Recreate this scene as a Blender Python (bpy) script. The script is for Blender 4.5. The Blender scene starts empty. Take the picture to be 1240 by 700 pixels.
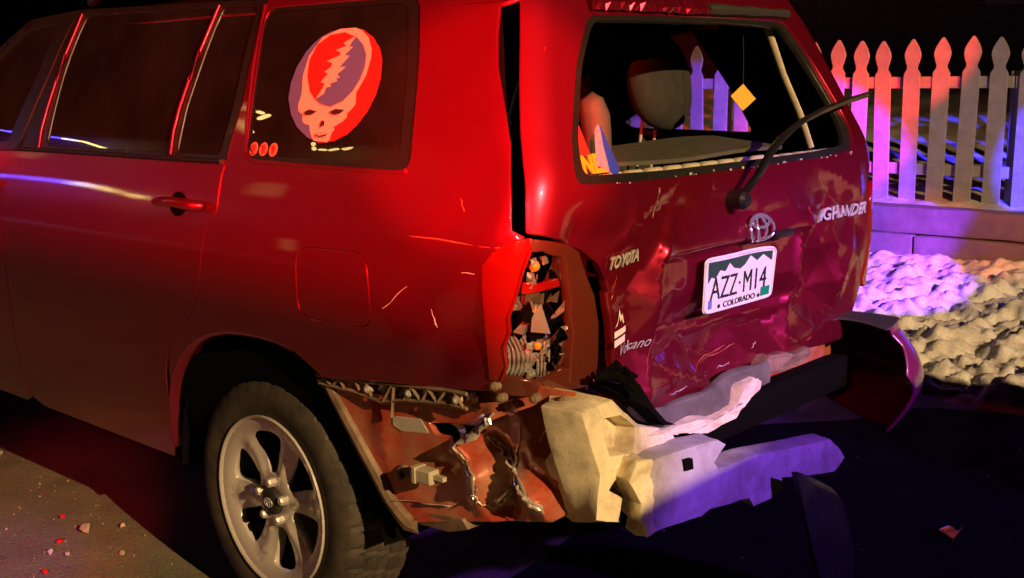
import bpy, bmesh, math, random
from mathutils import Vector, Matrix, noise, geometry

SC = bpy.context.scene
COL = SC.collection
random.seed(7)
rad = math.radians

# ---------------------------------------------------------------- camera
cd = bpy.data.cameras.new('camera'); cam = bpy.data.objects.new('camera', cd); COL.objects.link(cam)
cd.sensor_width = 36; cd.lens = 36*1424/1240; cd.clip_start = .05; cd.clip_end = 500
_r = Vector((.670349, -.741896, -.014881)); _d = Vector((-.143660, -.110079, -.983486)); _f = Vector((.728006, .661417, -.180373))
cam.matrix_world = Matrix(((_r.x, -_d.x, -_f.x, -2.81), (_r.y, -_d.y, -_f.y, -1.58), (_r.z, -_d.z, -_f.z, 1.576), (0, 0, 0, 1)))
SC.camera = cam

# ---------------------------------------------------------------- night sky
w = bpy.data.worlds.new('World'); SC.world = w; w.use_nodes = True
wn = w.node_tree; bgn = wn.nodes['Background']
sky = wn.nodes.new('ShaderNodeTexSky'); sky.sky_type = 'NISHITA'; sky.sun_disc = False
sky.sun_elevation = rad(-8); sky.sun_rotation = rad(200)
wn.links.new(sky.outputs[0], bgn.inputs[0]); bgn.inputs[1].default_value = .05

# ---------------------------------------------------------------- lamps (street lamp, emergency beacons)
def lamp(name, kind, loc, col, power, target=None, radius=.08, cone=None, blend=.1):
    l = bpy.data.lights.new(name, kind); l.color = col; l.energy = power
    l.shadow_soft_size = radius
    o = bpy.data.objects.new(name, l); COL.objects.link(o); o.location = loc
    if kind == 'SPOT':
        l.spot_size = rad(cone); l.spot_blend = blend
        dv = Vector(target)-Vector(loc); o.rotation_euler = dv.to_track_quat('-Z', 'Y').to_euler()
    return o
STREET = (1., .62, .27); RED = (1., .022, .014); BLUE = (.05, .035, 1.); VIOLET = (.30, .07, 1.)
def aim(loc, az, el, d=6):
    return (loc[0]+math.sin(rad(az))*d, loc[1]+math.cos(rad(az))*d, loc[2]+math.tan(rad(el))*d)
lamp('street_lamp_light', 'SPOT', (-3.9, -13.0, 6.3), STREET, 12500, (.6, .5, 1.15), .05, 45, .7)
# red beacon at the kerb on the driver's side
RB = (-4.3, -2.0, 2.2)
lamp('red_beacon', 'SPOT', RB, RED, 2400, (-.9, 1.2, 3.2), .012, 150, .05)
lamp('red_beacon_low', 'SPOT', (-4.3, -2.0, 1.85), RED, 900, (-1.35, 2.05, 0.), .06, 12, .6)
lamp('violet_beacon_low', 'SPOT', (-4.3, -2.0, 1.80), VIOLET, 800, (-1.55, 1.75, 0.), .06, 8, .6)
lamp('red_beacon_house', 'SPOT', (-4.5, -1.7, 2.3), RED, 1500, (-9.5, 14, 3.5), .06, 60, .4)
# beacons on the roof of the added truck
BB = (0, -4.7, 2.655); RT = (-.9, -4.7, 2.66)
lamp('blue_beacon', 'SPOT', BB, VIOLET, 2300, aim(BB, 5.2, -27.5), .14, 25, .12)
lamp('blue_beacon_verge', 'SPOT', BB, (.20, .02, 1.), 24000, aim(BB, 33, -12.5), .05, 14, .05)
lamp('blue_beacon_right', 'SPOT', BB, BLUE, 28000, (5.7, .55, 1.0), .05, 9.3, .05)
lamp('red_truck_beacon', 'SPOT', RT, RED, 12000, (5.7, 2.48, 1.75), .05, 7.2, .05)
lamp('red_corner_boost', 'SPOT', (-4.15, -3.0, 2.3), RED, 5000, (-.95, .16, 1.50), .05, 8, .35)  # extra red spot added only to brighten the rear corner frame
lamp('red_truck_beacon_mid', 'SPOT', RT, RED, 11000, (5.7, 2.85, 1.05), .05, 6.5, .25)
lamp('red_truck_beacon_low', 'SPOT', RT, RED, 2500, (5.1, 1.5, .46), .05, 5.5, .5)


SC.view_settings.view_transform = 'Standard'; SC.view_settings.look = 'None'
SC.view_settings.exposure = 0; SC.view_settings.gamma = 1
SC.cycles.use_denoising = True
SC.cycles.max_bounces = 8; SC.cycles.transparent_max_bounces = 12
SC.cycles.caustics_reflective = False; SC.cycles.caustics_refractive = False
SC.cycles.sample_clamp_indirect = 4

# ---------------------------------------------------------------- materials
MAT = {}
def mat(name, col, rough=.5, metal=0., coat=0., coat_rough=.05, var=0., vscale=8., bump=0., bscale=40., spec=.5, rvar=0., emit=None, estr=0., detail=6., col2=None, trans=0., bdist=.01, aniso=None):
    m = bpy.data.materials.new(name); m.use_nodes = True; nt = m.node_tree; p = nt.nodes['Principled BSDF']
    p.inputs['Base Color'].default_value = (*col, 1); p.inputs['Roughness'].default_value = rough
    p.inputs['Metallic'].default_value = metal; p.inputs['Specular IOR Level'].default_value = spec
    p.inputs['Coat Weight'].default_value = coat; p.inputs['Coat Roughness'].default_value = coat_rough
    p.inputs['Transmission Weight'].default_value = trans
    if emit: p.inputs['Emission Color'].default_value = (*emit, 1); p.inputs['Emission Strength'].default_value = estr
    tc = nt.nodes.new('ShaderNodeTexCoord')
    if var or col2:
        n = nt.nodes.new('ShaderNodeTexNoise'); n.inputs['Scale'].default_value = vscale; n.inputs['Detail'].default_value = detail; n.inputs['Roughness'].default_value = .65
        nt.links.new(tc.outputs['Object'], n.inputs['Vector'])
        r = nt.nodes.new('ShaderNodeValToRGB')
        a = tuple(c*(1-var) for c in col); b = col2 if col2 else tuple(min(1, c*(1+var)) for c in col)
        r.color_ramp.elements[0].position = .38; r.color_ramp.elements[1].position = .64
        r.color_ramp.elements[0].color = (*a, 1); r.color_ramp.elements[1].color = (*b, 1)
        nt.links.new(n.outputs['Fac'], r.inputs['Fac']); nt.links.new(r.outputs['Color'], p.inputs['Base Color'])
    if rvar:
        n2 = nt.nodes.new('ShaderNodeTexNoise'); n2.inputs['Scale'].default_value = vscale*1.7; n2.inputs['Detail'].default_value = 8
        nt.links.new(tc.outputs['Object'], n2.inputs['Vector'])
        mr = nt.nodes.new('ShaderNodeMapRange'); mr.inputs['From Min'].default_value = .3; mr.inputs['From Max'].default_value = .7
        mr.inputs['To Min'].default_value = max(.01, rough-rvar); mr.inputs['To Max'].default_value = min(1, rough+rvar)
        nt.links.new(n2.outputs['Fac'], mr.inputs['Value']); nt.links.new(mr.outputs['Result'], p.inputs['Roughness'])
    if bump:
        n3 = nt.nodes.new('ShaderNodeTexNoise'); n3.inputs['Scale'].default_value = bscale; n3.inputs['Detail'].default_value = 5
        nt.links.new(tc.outputs['Object'], n3.inputs['Vector'])
        bn = nt.nodes.new('ShaderNodeBump'); bn.inputs['Strength'].default_value = bump; bn.inputs['Distance'].default_value = bdist
        nt.links.new(n3.outputs['Fac'], bn.inputs['Height']); nt.links.new(bn.outputs['Normal'], p.inputs['Normal'])
    MAT[name] = m
    return m
def glassmat(name, tint, rough=.0, refl=1.0, dust=.02):
    m = bpy.data.materials.new(name); m.use_nodes = True; nt = m.node_tree; nt.nodes.remove(nt.nodes['Principled BSDF'])
    out = nt.nodes['Material Output']
    tr = nt.nodes.new('ShaderNodeBsdfTransparent'); tr.inputs[0].default_value = (*tint, 1)
    gl = nt.nodes.new('ShaderNodeBsdfGlossy'); gl.inputs['Roughness'].default_value = rough; gl.inputs[0].default_value = (refl, refl, refl, 1)
    fr = nt.nodes.new('ShaderNodeFresnel'); fr.inputs[0].default_value = 1.5
    mx = nt.nodes.new('ShaderNodeMixShader')
    nt.links.new(fr.outputs[0], mx.inputs[0]); nt.links.new(tr.outputs[0], mx.inputs[1]); nt.links.new(gl.outputs[0], mx.inputs[2])
    # thin film of road dust on the glass
    df = nt.nodes.new('ShaderNodeBsdfDiffuse'); df.inputs[0].default_value = (.6, .58, .55, 1)
    tc = nt.nodes.new('ShaderNodeTexCoord'); n = nt.nodes.new('ShaderNodeTexNoise'); n.inputs['Scale'].default_value = 4; n.inputs['Detail'].default_value = 8
    nt.links.new(tc.outputs['Object'], n.inputs['Vector'])
    mr = nt.nodes.new('ShaderNodeMapRange'); mr.inputs['From Min'].default_value = .3; mr.inputs['From Max'].default_value = .75; mr.inputs['To Min'].default_value = dust*.5; mr.inputs['To Max'].default_value = dust*1.5
    nt.links.new(n.outputs['Fac'], mr.inputs['Value'])
    m2 = nt.nodes.new('ShaderNodeMixShader'); nt.links.new(mr.outputs[0], m2.inputs[0]); nt.links.new(mx.outputs[0], m2.inputs[1]); nt.links.new(df.outputs[0], m2.inputs[2]); nt.links.new(m2.outputs[0], out.inputs[0])
    MAT[name] = m
    return m

def paintmat():
    m = mat('red_paint', (.38, .010, .045), .31, .80, 1., .05, spec=.5)
    nt = m.node_tree; p = nt.nodes['Principled BSDF']; tc = nt.nodes['Texture Coordinate']
    # road dust, heavier low down the body, breaks the gloss
    n = nt.nodes.new('ShaderNodeTexNoise'); n.inputs['Scale'].default_value = 5; n.inputs['Detail'].default_value = 9; n.inputs['Roughness'].default_value = .7
    nt.links.new(tc.outputs['Object'], n.inputs['Vector'])
    sx = nt.nodes.new('ShaderNodeSeparateXYZ'); nt.links.new(tc.outputs['Object'], sx.inputs[0])
    mh = nt.nodes.new('ShaderNodeMapRange'); mh.inputs['From Min'].default_value = 1.2; mh.inputs['From Max'].default_value = .4
    mh.inputs['To Min'].default_value = .01; mh.inputs['To Max'].default_value = .30
    nt.links.new(sx.outputs['Z'], mh.inputs['Value'])
    mu = nt.nodes.new('ShaderNodeMath'); mu.operation = 'MULTIPLY'; nt.links.new(mh.outputs[0], mu.inputs[0]); nt.links.new(n.outputs['Fac'], mu.inputs[1])
    mc = nt.nodes.new('ShaderNodeMix'); mc.data_type = 'RGBA'; mc.inputs[6].default_value = (.38, .010, .045, 1); mc.inputs[7].default_value = (.16, .10, .07, 1)
    nt.links.new(mu.outputs[0], mc.inputs[0]); nt.links.new(mc.outputs[2], p.inputs['Base Color'])
    cr = nt.nodes.new('ShaderNodeMath'); cr.operation = 'MULTIPLY_ADD'; cr.inputs[1].default_value = .15; cr.inputs[2].default_value = .02
    nt.links.new(mu.outputs[0], cr.inputs[0]); nt.links.new(cr.outputs[0], p.inputs['Coat Roughness'])
    n3 = nt.nodes.new('ShaderNodeTexNoise'); n3.inputs['Scale'].default_value = 260; nt.links.new(tc.outputs['Object'], n3.inputs['Vector'])
    bn = nt.nodes.new('ShaderNodeBump'); bn.inputs['Strength'].default_value = .02; bn.inputs['Distance'].default_value = .002
    nt.links.new(n3.outputs['Fac'], bn.inputs['Height']); nt.links.new(bn.outputs['Normal'], p.inputs['Coat Normal'])
paintmat()
mat('black_trim', (.012, .012, .012), .35, bump=.15, bscale=300, rvar=.1, bdist=.001)
mat('inner_black', (.003, .003, .003), .95, spec=.05)
mat('dark_plastic', (.03, .029, .026), .55, bump=.3, bscale=220, bdist=.001)
mat('grey_plastic', (.10, .098, .08), .6, var=.25, vscale=14, bump=.2, bscale=60, bdist=.004)
mat('interior_grey', (.075, .072, .06), .75, var=.15, vscale=20)
mat('interior_dark', (.024, .023, .021), .85, var=.2, vscale=30, bump=.2, bscale=400, bdist=.002)
mat('cream_plastic', (.50, .46, .34), .5, var=.12, vscale=25)
mat('rubber', (.040, .034, .028), .75, var=.3, vscale=12, bump=.25, bscale=120, bdist=.002, col2=(.075, .060, .046))
mat('shadow_asphalt', (.012, .0115, .0105), .8, var=.3, vscale=5, bump=.5, bscale=150, bdist=.003, spec=.02)  # asphalt with the truck's shadow put into its near-black colour
mat('alloy', (.66, .62, .60), .25, .3, rvar=.1, vscale=25)
mat('dark_steel', (.03, .028, .026), .6, .3)
mat('chrome', (.85, .85, .85), .12, .85)
mat('chrome_dull', (.66, .64, .62), .3, .4, rvar=.1, vscale=60)
mat('foam', (.78, .71, .52), .85, var=.12, vscale=9, bump=.25, bscale=70, bdist=.006, detail=9)
mat('foam_pale', (.42, .42, .42), .8, var=.14, vscale=11, bump=.5, bscale=60, bdist=.006, detail=9)
mat('primer', (.60, .06, .03), .25, .1, 1., .06, var=.25, vscale=6, col2=(.50, .20, .12), rvar=.1, bump=.2, bscale=25, bdist=.006)
mat('bare_metal', (.78, .72, .66), .25, .5, rvar=.12, vscale=20)
mat('bumper_paint', (.16, .012, .07), .35, 0, 1., .08, bump=.1, bscale=20, bdist=.004)
mat('brown_plastic', (.22, .15, .10), .5, var=.3, vscale=20, bump=.2, bscale=60, bdist=.003)
mat('lens_red', (.30, .006, .004), .12, 0, 1., .02, trans=.25)
mat('lens_dark', (.085, .018, .010), .2, 0, 1., .05)
mat('reflector', (.80, .66, .72), .06, 1.)
mat('clear_plastic', (.75, .80, .76), .07, 0, trans=.75)
mat('amber', (.75, .32, .04), .15, 0, 1., .03)
mat('olive_plastic', (.06, .062, .035), .3, 0, .3)
mat('plate_cream', (.74, .72, .60), .35, var=.05, vscale=30)
mat('plate_green', (.02, .06, .035), .4)
mat('plate_ink', (.012, .02, .022), .4)
mat('tag_green', (.0, .28, .10), .4)
mat('sticker_blue', (.13, .17, .50), .45)
mat('sticker_red', (.72, .03, .025), .45)
mat('sticker_white', (.80, .66, .58), .45)
mat('sticker_dark', (.05, .02, .02), .5)
mat('sticker_orange', (.75, .30, .22), .5, var=.3, vscale=150)
mat('sticker_yellow', (.85, .45, .02), .5)
mat('white_decal', (.75, .72, .68), .5)
mat('silver_decal', (.42, .40, .42), .4)
mat('cone_blue', (.02, .06, .62), .5)
mat('cone_pale', (.75, .45, .50), .5, col2=(.25, .2, .6), var=.2, vscale=120)
mat('snow', (.84, .85, .88), .6, bump=.7, bscale=90, bdist=.006, col2=(.62, .60, .58), var=.02, vscale=14)
mat('yard_snow', (.80, .78, .76), .8, col2=(.28, .20, .13), var=.02, vscale=1.6, bump=.5, bscale=20, bdist=.02)
mat('fence_paint', (.30, .285, .27), .6, var=.14, vscale=10, bump=.25, bscale=50, bdist=.003)
mat('timber', (.15, .12, .11), .7, var=.2, vscale=6, bump=.5, bscale=30, bdist=.006)
mat('house_siding', (.16, .12, .10), .8, var=.2, vscale=4)
mat('house_roof', (.04, .035, .035), .9)
mat('window_dark', (.01, .01, .012), .05)
mat('debris_clear', (.7, .68, .6), .1, trans=.3)
mat('debris_red', (.5, .02, .015), .15)
mat('stone', (.35, .31, .25), .8, var=.2, vscale=60)
mat('truck_paint', (.35, .02, .02), .3, coat=1.)
mat('puddle', (.014, .012, .011), .2, spec=.6, bump=.06, bscale=18, bdist=.004)
glassmat('glass_tint', (.03, .026, .026)); glassmat('glass_clear', (.80, .82, .80), dust=.01)

def asphalt():
    m = mat('asphalt', (.05, .047, .042), .8, spec=.2)
    nt = m.node_tree; p = nt.nodes['Principled BSDF']; tc = nt.nodes['Texture Coordinate']
    n1 = nt.nodes.new('ShaderNodeTexNoise'); n1.inputs['Scale'].default_value = 1.3; n1.inputs['Detail'].default_value = 8; n1.inputs['Roughness'].default_value = .65
    n2 = nt.nodes.new('ShaderNodeTexVoronoi'); n2.inputs['Scale'].default_value = 170
    n3 = nt.nodes.new('ShaderNodeTexNoise'); n3.inputs['Scale'].default_value = 60; n3.inputs['Detail'].default_value = 6
    for n in (n1, n2, n3): nt.links.new(tc.outputs['Object'], n.inputs['Vector'])
    r = nt.nodes.new('ShaderNodeValToRGB'); e = r.color_ramp.elements
    e[0].position = .3; e[0].color = (.15, .135, .10, 1); e[1].position = .7; e[1].color = (.36, .32, .23, 1)
    nt.links.new(n1.outputs['Fac'], r.inputs['Fac'])
    mx = nt.nodes.new('ShaderNodeMix'); mx.data_type = 'RGBA'; mx.blend_type = 'MULTIPLY'; mx.inputs[0].default_value = .5
    nt.links.new(r.outputs[0], mx.inputs[6]); nt.links.new(n2.outputs['Color'], mx.inputs[7]); nt.links.new(mx.outputs[2], p.inputs['Base Color'])
    ad = nt.nodes.new('ShaderNodeMath'); ad.operation = 'MULTIPLY_ADD'; ad.inputs[1].default_value = -.6
    nt.links.new(n2.outputs['Distance'], ad.inputs[0]); nt.links.new(n3.outputs['Fac'], ad.inputs[2])
    b = nt.nodes.new('ShaderNodeBump'); b.inputs['Strength'].default_value = .6; b.inputs['Distance'].default_value = .006
    nt.links.new(ad.outputs[0], b.inputs['Height']); nt.links.new(b.outputs[0], p.inputs['Normal'])
    mr = nt.nodes.new('ShaderNodeMapRange'); mr.inputs['From Min'].default_value = .35; mr.inputs['From Max'].default_value = .6; mr.inputs['To Min'].default_value = .45; mr.inputs['To Max'].default_value = .85
    nt.links.new(n1.outputs['Fac'], mr.inputs['Value']); nt.links.new(mr.outputs[0], p.inputs['Roughness'])
asphalt()

def bead_foam(name, grain):
    # expanded bead foam: tiny cells, dents and grey-brown grime
    m = MAT[name]; nt = m.node_tree; p = nt.nodes['Principled BSDF']; tc = nt.nodes['Texture Coordinate']
    v = nt.nodes.new('ShaderNodeTexVoronoi'); v.inputs['Scale'].default_value = grain; nt.links.new(tc.outputs['Object'], v.inputs['Vector'])
    n = nt.nodes.new('ShaderNodeTexNoise'); n.inputs['Scale'].default_value = 22; n.inputs['Detail'].default_value = 10; n.inputs['Roughness'].default_value = .7; nt.links.new(tc.outputs['Object'], n.inputs['Vector'])
    a = nt.nodes.new('ShaderNodeMath'); a.operation = 'MULTIPLY_ADD'; a.inputs[1].default_value = -.35; nt.links.new(v.outputs['Distance'], a.inputs[0]); nt.links.new(n.outputs['Fac'], a.inputs[2])
    b = nt.nodes.new('ShaderNodeBump'); b.inputs['Strength'].default_value = .4; b.inputs['Distance'].default_value = .004
    nt.links.new(a.outputs[0], b.inputs['Height']); nt.links.new(b.outputs[0], p.inputs['Normal'])
    old = p.inputs['Base Color'].links[0].from_socket
    n2 = nt.nodes.new('ShaderNodeTexNoise'); n2.inputs['Scale'].default_value = 6.5; n2.inputs['Detail'].default_value = 12; n2.inputs['Roughness'].default_value = .72; nt.links.new(tc.outputs['Object'], n2.inputs['Vector'])
    r = nt.nodes.new('ShaderNodeValToRGB'); r.color_ramp.elements[0].position = .47; r.color_ramp.elements[1].position = .70; r.color_ramp.elements[0].color = (0, 0, 0, 1); r.color_ramp.elements[1].color = (.75, .75, .75, 1)
    nt.links.new(n2.outputs['Fac'], r.inputs['Fac'])
    mx = nt.nodes.new('ShaderNodeMix'); mx.data_type = 'RGBA'; nt.links.new(r.outputs[0], mx.inputs[0]); nt.links.new(old, mx.inputs[6]); mx.inputs[7].default_value = (.22, .17, .11, 1)
    nt.links.new(mx.outputs[2], p.inputs['Base Color'])
bead_foam('foam', 330); bead_foam('foam_pale', 330)

# ---------------------------------------------------------------- helpers
def link(name, me, material, parent=None, label=None, cat=None, group=None, kind=None):
    o = bpy.data.objects.new(name, me); COL.objects.link(o)
    if material and not me.materials: me.materials.append(MAT[material] if isinstance(material, str) else material)
    if parent: o.parent = parent
    if label: o['label'] = label
    if cat: o['category'] = cat
    if group: o['group'] = group
    if kind: o['kind'] = kind
    return o
def empty(name, loc=(0, 0, 0), label=None, cat=None, group=None, rz=0):
    o = bpy.data.objects.new(name, None); COL.objects.link(o); o.location = loc; o.rotation_euler = (0, 0, rz); o.empty_display_size = .1
    if label: o['label'] = label
    if cat: o['category'] = cat
    if group: o['group'] = group
    return o
def fin(bm, name, material, parent=None, smooth=35, **k):
    bmesh.ops.recalc_face_normals(bm, faces=bm.faces)
    me = bpy.data.meshes.new(name); bm.to_mesh(me); bm.free()
    if smooth:
        for p in me.polygons: p.use_smooth = True
        me.set_sharp_from_angle(angle=rad(smooth))
    return link(name, me, material, parent, **k)
def bevel(bm, w, seg=2, ang=25):
    es = [e for e in bm.edges if len(e.link_faces) == 2 and e.calc_face_angle(0) > rad(ang)]
    bmesh.ops.bevel(bm, geom=es, offset=w, segments=seg, affect='EDGES', profile=.6)
def box(bm, c, s, rot=None):
    m = Matrix.Translation(c) @ (rot.to_4x4() if rot else Matrix()) @ Matrix.Diagonal((*s, 1))
    return bmesh.ops.create_cube(bm, size=1, matrix=m)['verts']
def rounded_box(name, c, s, material, parent, bw=.01, seg=2, rot=None, **k):
    bm = bmesh.new(); box(bm, (0, 0, 0), s); bevel(bm, bw, seg)
    bmesh.ops.transform(bm, matrix=Matrix.Translation(c) @ (rot.to_4x4() if rot else Matrix()), verts=bm.verts)
    return fin(bm, name, material, parent, **k)
def tube(bm, pts, r, n=8, closed=False, flat=1.0):
    pts = [Vector(p) for p in pts]; N = len(pts); rings = []
    for i, p in enumerate(pts):
        a = pts[(i-1) % N] if (closed or i) else p; b = pts[(i+1) % N] if (closed or i < N-1) else p
        t = (b-a).normalized(); up = Vector((0, 0, 1)) if abs(t.z) < .9 else Vector((1, 0, 0))
        u = t.cross(up).normalized(); v = u.cross(t)
        rr = r[i] if isinstance(r, (list, tuple)) else r
        rings.append([bm.verts.new(p + u*math.cos(2*math.pi*k/n)*rr + v*math.sin(2*math.pi*k/n)*rr*flat) for k in range(n)])
    for i in range(N if closed else N-1):
        A, B = rings[i], rings[(i+1) % N]
        for k in range(n): bm.faces.new((A[k], A[(k+1) % n], B[(k+1) % n], B[k]))
    if not closed: bm.faces.new(rings[0][::-1]); bm.faces.new(rings[-1])
    return rings
def lathe(bm, prof, c, axis='x', n=48, close=False):
    # prof: (radius, offset along axis)
    rings = []
    for r, h in prof:
        ring = []
        for k in range(n):
            a = 2*math.pi*k/n
            if axis == 'x': v = (h, r*math.cos(a), r*math.sin(a))
            elif axis == 'y': v = (r*math.cos(a), h, r*math.sin(a))
            else: v = (r*math.cos(a), r*math.sin(a), h)
            ring.append(bm.verts.new(Vector(c)+Vector(v)))
        rings.append(ring)
    for A, B in zip(rings, rings[1:]):
        for k in range(n): bm.faces.new((A[k], A[(k+1) % n], B[(k+1) % n], B[k]))
    if close: bm.faces.new(rings[0]); bm.faces.new(rings[-1][::-1])
    return rings
def area(poly): return .5*sum(poly[i][0]*poly[(i+1) % len(poly)][1]-poly[(i+1) % len(poly)][0]*poly[i][1] for i in range(len(poly)))
def inside(p, poly):
    x, y = p; c = False; j = len(poly)-1
    for i in range(len(poly)):
        xi, yi = poly[i]; xj, yj = poly[j]
        if (yi > y) != (yj > y) and x < (xj-xi)*(y-yi)/(yj-yi)+xi: c = not c
        j = i
    return c
def rnd(poly, r, n=5):
    out = []; N = len(poly)
    for i in range(N):
        p = Vector(poly[i]); a = Vector(poly[i-1]); b = Vector(poly[(i+1) % N])
        ra = min(r, (a-p).length*.45); rb = min(r, (b-p).length*.45)
        A = p+(a-p).normalized()*ra; B = p+(b-p).normalized()*rb
        for k in range(n+1):
            t = k/n; out.append(tuple(A*(1-t)**2+p*2*t*(1-t)+B*t*t))
    return out
def dens(poly, step):
    out = []
    for i in range(len(poly)):
        a = Vector(poly[i]); b = Vector(poly[(i+1) % len(poly)]); L = (b-a).length
        if L < 1e-6: continue
        n = max(1, int(math.ceil(L/step)))
        for k in range(n): out.append(tuple(a.lerp(b, k/n)))
    return out
def mapn(fm, u, v, sign, h=1e-3):
    p = Vector(fm(u, v)); a = Vector(fm(u+h, v))-Vector(fm(u-h, v)); b = Vector(fm(u, v+h))-Vector(fm(u, v-h))
    n = a.cross(b)
    if n.length < 1e-12: n = Vector((0, 0, 1))
    return p, n.normalized()*sign
def off(fm, d, sign):
    def g(u, v):
        p, n = mapn(fm, u, v, sign); return tuple(p+n*d)
    return g
def panel(name, outer, fm, material, parent, sign=1, holes=(), step=.05, depth=.012, lip=.003, **k):
    # sheet in (u, v), triangulated to its outline, mapped on a surface, its edges rolled inwards
    outer = dens(outer, step*.6)
    if area(outer) < 0: outer = outer[::-1]
    hs = []
    for h_ in holes:
        h_ = dens(h_, step*.6)
        if area(h_) > 0: h_ = h_[::-1]
        hs.append(h_)
    loops = [outer]+hs; vs = []; es = []; 
    for lp in loops:
        s = len(vs); vs += lp; es += [(s+i, s+(i+1) % len(lp)) for i in range(len(lp))]
    nb = len(vs)
    u0 = min(p[0] for p in outer); u1 = max(p[0] for p in outer); v0 = min(p[1] for p in outer); v1 = max(p[1] for p in outer)
    cell = {}
    for p in vs: cell.setdefault((int(p[0]//step), int(p[1]//step)), []).append(p)
    j = 0; y = v0+step*.5
    while y < v1:
        x = u0+(step*.5 if j % 2 else 0)
        while x < u1:
            if inside((x, y), outer) and not any(inside((x, y), h_) for h_ in hs):
                ci, cj = int(x//step), int(y//step)
                if all((x-q[0])**2+(y-q[1])**2 > (.5*step)**2 for a in (-1, 0, 1) for b in (-1, 0, 1) for q in cell.get((ci+a, cj+b), ())): vs.append((x, y))
            x += step
        y += step*.866; j += 1
    res = geometry.delaunay_2d_cdt([Vector(p) for p in vs], es, [], 0, 1e-7)
    V = res[0]; F = []
    for f in res[2]:
        c = (sum(V[i].x for i in f)/len(f), sum(V[i].y for i in f)/len(f))
        if inside(c, outer) and not any(inside(c, h_) for h_ in hs): F.append(tuple(f) if sign > 0 else tuple(f)[::-1])
    P = []; N = []
    for p in V:
        a, n = mapn(fm, p.x, p.y, sign); P.append(a); N.append(n)
    idx = {}
    for i, lst in enumerate(res[3]):
        for o_ in lst: idx[o_] = i
    if depth > 0:
        s = 0
        for lp in loops:
            L = len(lp); r0 = [idx.get(s+i, s+i) for i in range(L)]; r1 = []; r2 = []
            for i in range(L):
                a = Vector(lp[i-1]); b = Vector(lp[(i+1) % L]); t = b-a
                o2 = Vector((t.y, -t.x))
                if o2.length < 1e-9: o2 = Vector((1, 0))
                o2.normalize()
                p0, n0 = P[r0[i]], N[r0[i]]
                q = Vector(fm(lp[i][0]+o2.x*1e-3, lp[i][1]+o2.y*1e-3))-Vector(fm(*lp[i]))
                if q.length > 1e-9: q.normalize()
                r1.append(len(P)); P.append(p0+q*lip-n0*lip); N.append((q*.85+n0*.5).normalized())
                r2.append(len(P)); P.append(p0+q*lip*.6-n0*depth); N.append(q)
            for i in range(L):
                k2 = (i+1) % L
                for A, B in ((r0, r1), (r1, r2)):
                    f = (A[i], B[i], B[k2], A[k2]); F.append(f if sign > 0 else f[::-1])
            s += L
    me = bpy.data.meshes.new(name); me.from_pydata(P, [], F); me.update()
    for p in me.polygons: p.use_smooth = True
    me.normals_split_custom_set_from_vertices([tuple(n) for n in N])
    return link(name, me, material, parent, **k)
def slab(name, front, back, material, parent, rough=0., seed=0, bw=.004, cuts=0, holes=(), hole_back=None, **k):
    # solid between two 3-D outlines, optional pockets; surface roughened
    bm = bmesh.new()
    A = [bm.verts.new(p) for p in front]; B = [bm.verts.new(p) for p in back]
    n = len(A)
    for i in range(n): bm.faces.new((A[i], A[(i+1) % n], B[(i+1) % n], B[i]))
    loops = [[Vector(p) for p in front]]+[[Vector(p) for p in h_] for h_ in holes]
    HV = []
    for hi, h_ in enumerate(holes):
        H = [bm.verts.new(p) for p in h_]; HV.append(H)
        D = [bm.verts.new(p) for p in hole_back[hi]]
        m = len(H)
        for i in range(m): bm.faces.new((H[i], D[i], D[(i+1) % m], H[(i+1) % m]))
        bmesh.ops.triangulate(bm, faces=[bm.faces.new(D)])
    allv = A[:]
    for H in HV: allv += H
    for t in geometry.tessellate_polygon(loops):
        try: bm.faces.new([allv[i] for i in t])
        except ValueError: pass
    for t in geometry.tessellate_polygon([[Vector(p) for p in back]]):
        try: bm.faces.new([B[i] for i in t])
        except ValueError: pass
    bmesh.ops.recalc_face_normals(bm, faces=bm.faces)
    if bw: bevel(bm, bw, 2, 30)
    if cuts:
        for _ in range(cuts):
            bmesh.ops.subdivide_edges(bm, edges=[e for e in bm.edges if e.calc_length() > .022], cuts=1, use_grid_fill=True)
            bmesh.ops.triangulate(bm, faces=[f for f in bm.faces if len(f.verts) > 4])
    if rough:
        bm.normal_update()
        for v in bm.verts:
            q = v.co*14+Vector((seed, seed*2, 0))
            v.co += v.normal*rough*(noise.noise(q)+.6*noise.noise(q*2.7)+.45*noise.noise(q*6)+.3*noise.noise(q*13))
    return fin(bm, name, material, parent, smooth=40, **k)
def text2d(txt, italic=0., bold=0.):
    c = bpy.data.curves.new('t', 'FONT'); c.body = txt; c.size = 1; c.shear = italic; c.offset = bold; c.resolution_u = 3
    o = bpy.data.objects.new('t', c); COL.objects.link(o)
    dg = bpy.context.evaluated_depsgraph_get(); dg.update(); me = bpy.data.meshes.new_from_object(o.evaluated_get(dg))
    V = [(v.co.x, v.co.y) for v in me.vertices]; F = [tuple(p.vertices) for p in me.polygons]
    bpy.data.objects.remove(o); bpy.data.curves.remove(c); bpy.data.meshes.remove(me)
    x0 = min(v[0] for v in V); x1 = max(v[0] for v in V); y0 = min(v[1] for v in V); y1 = max(v[1] for v in V)
    return [((v[0]-x0)/(x1-x0), (v[1]-y0)/(y1-y0)) for v in V], F
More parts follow.
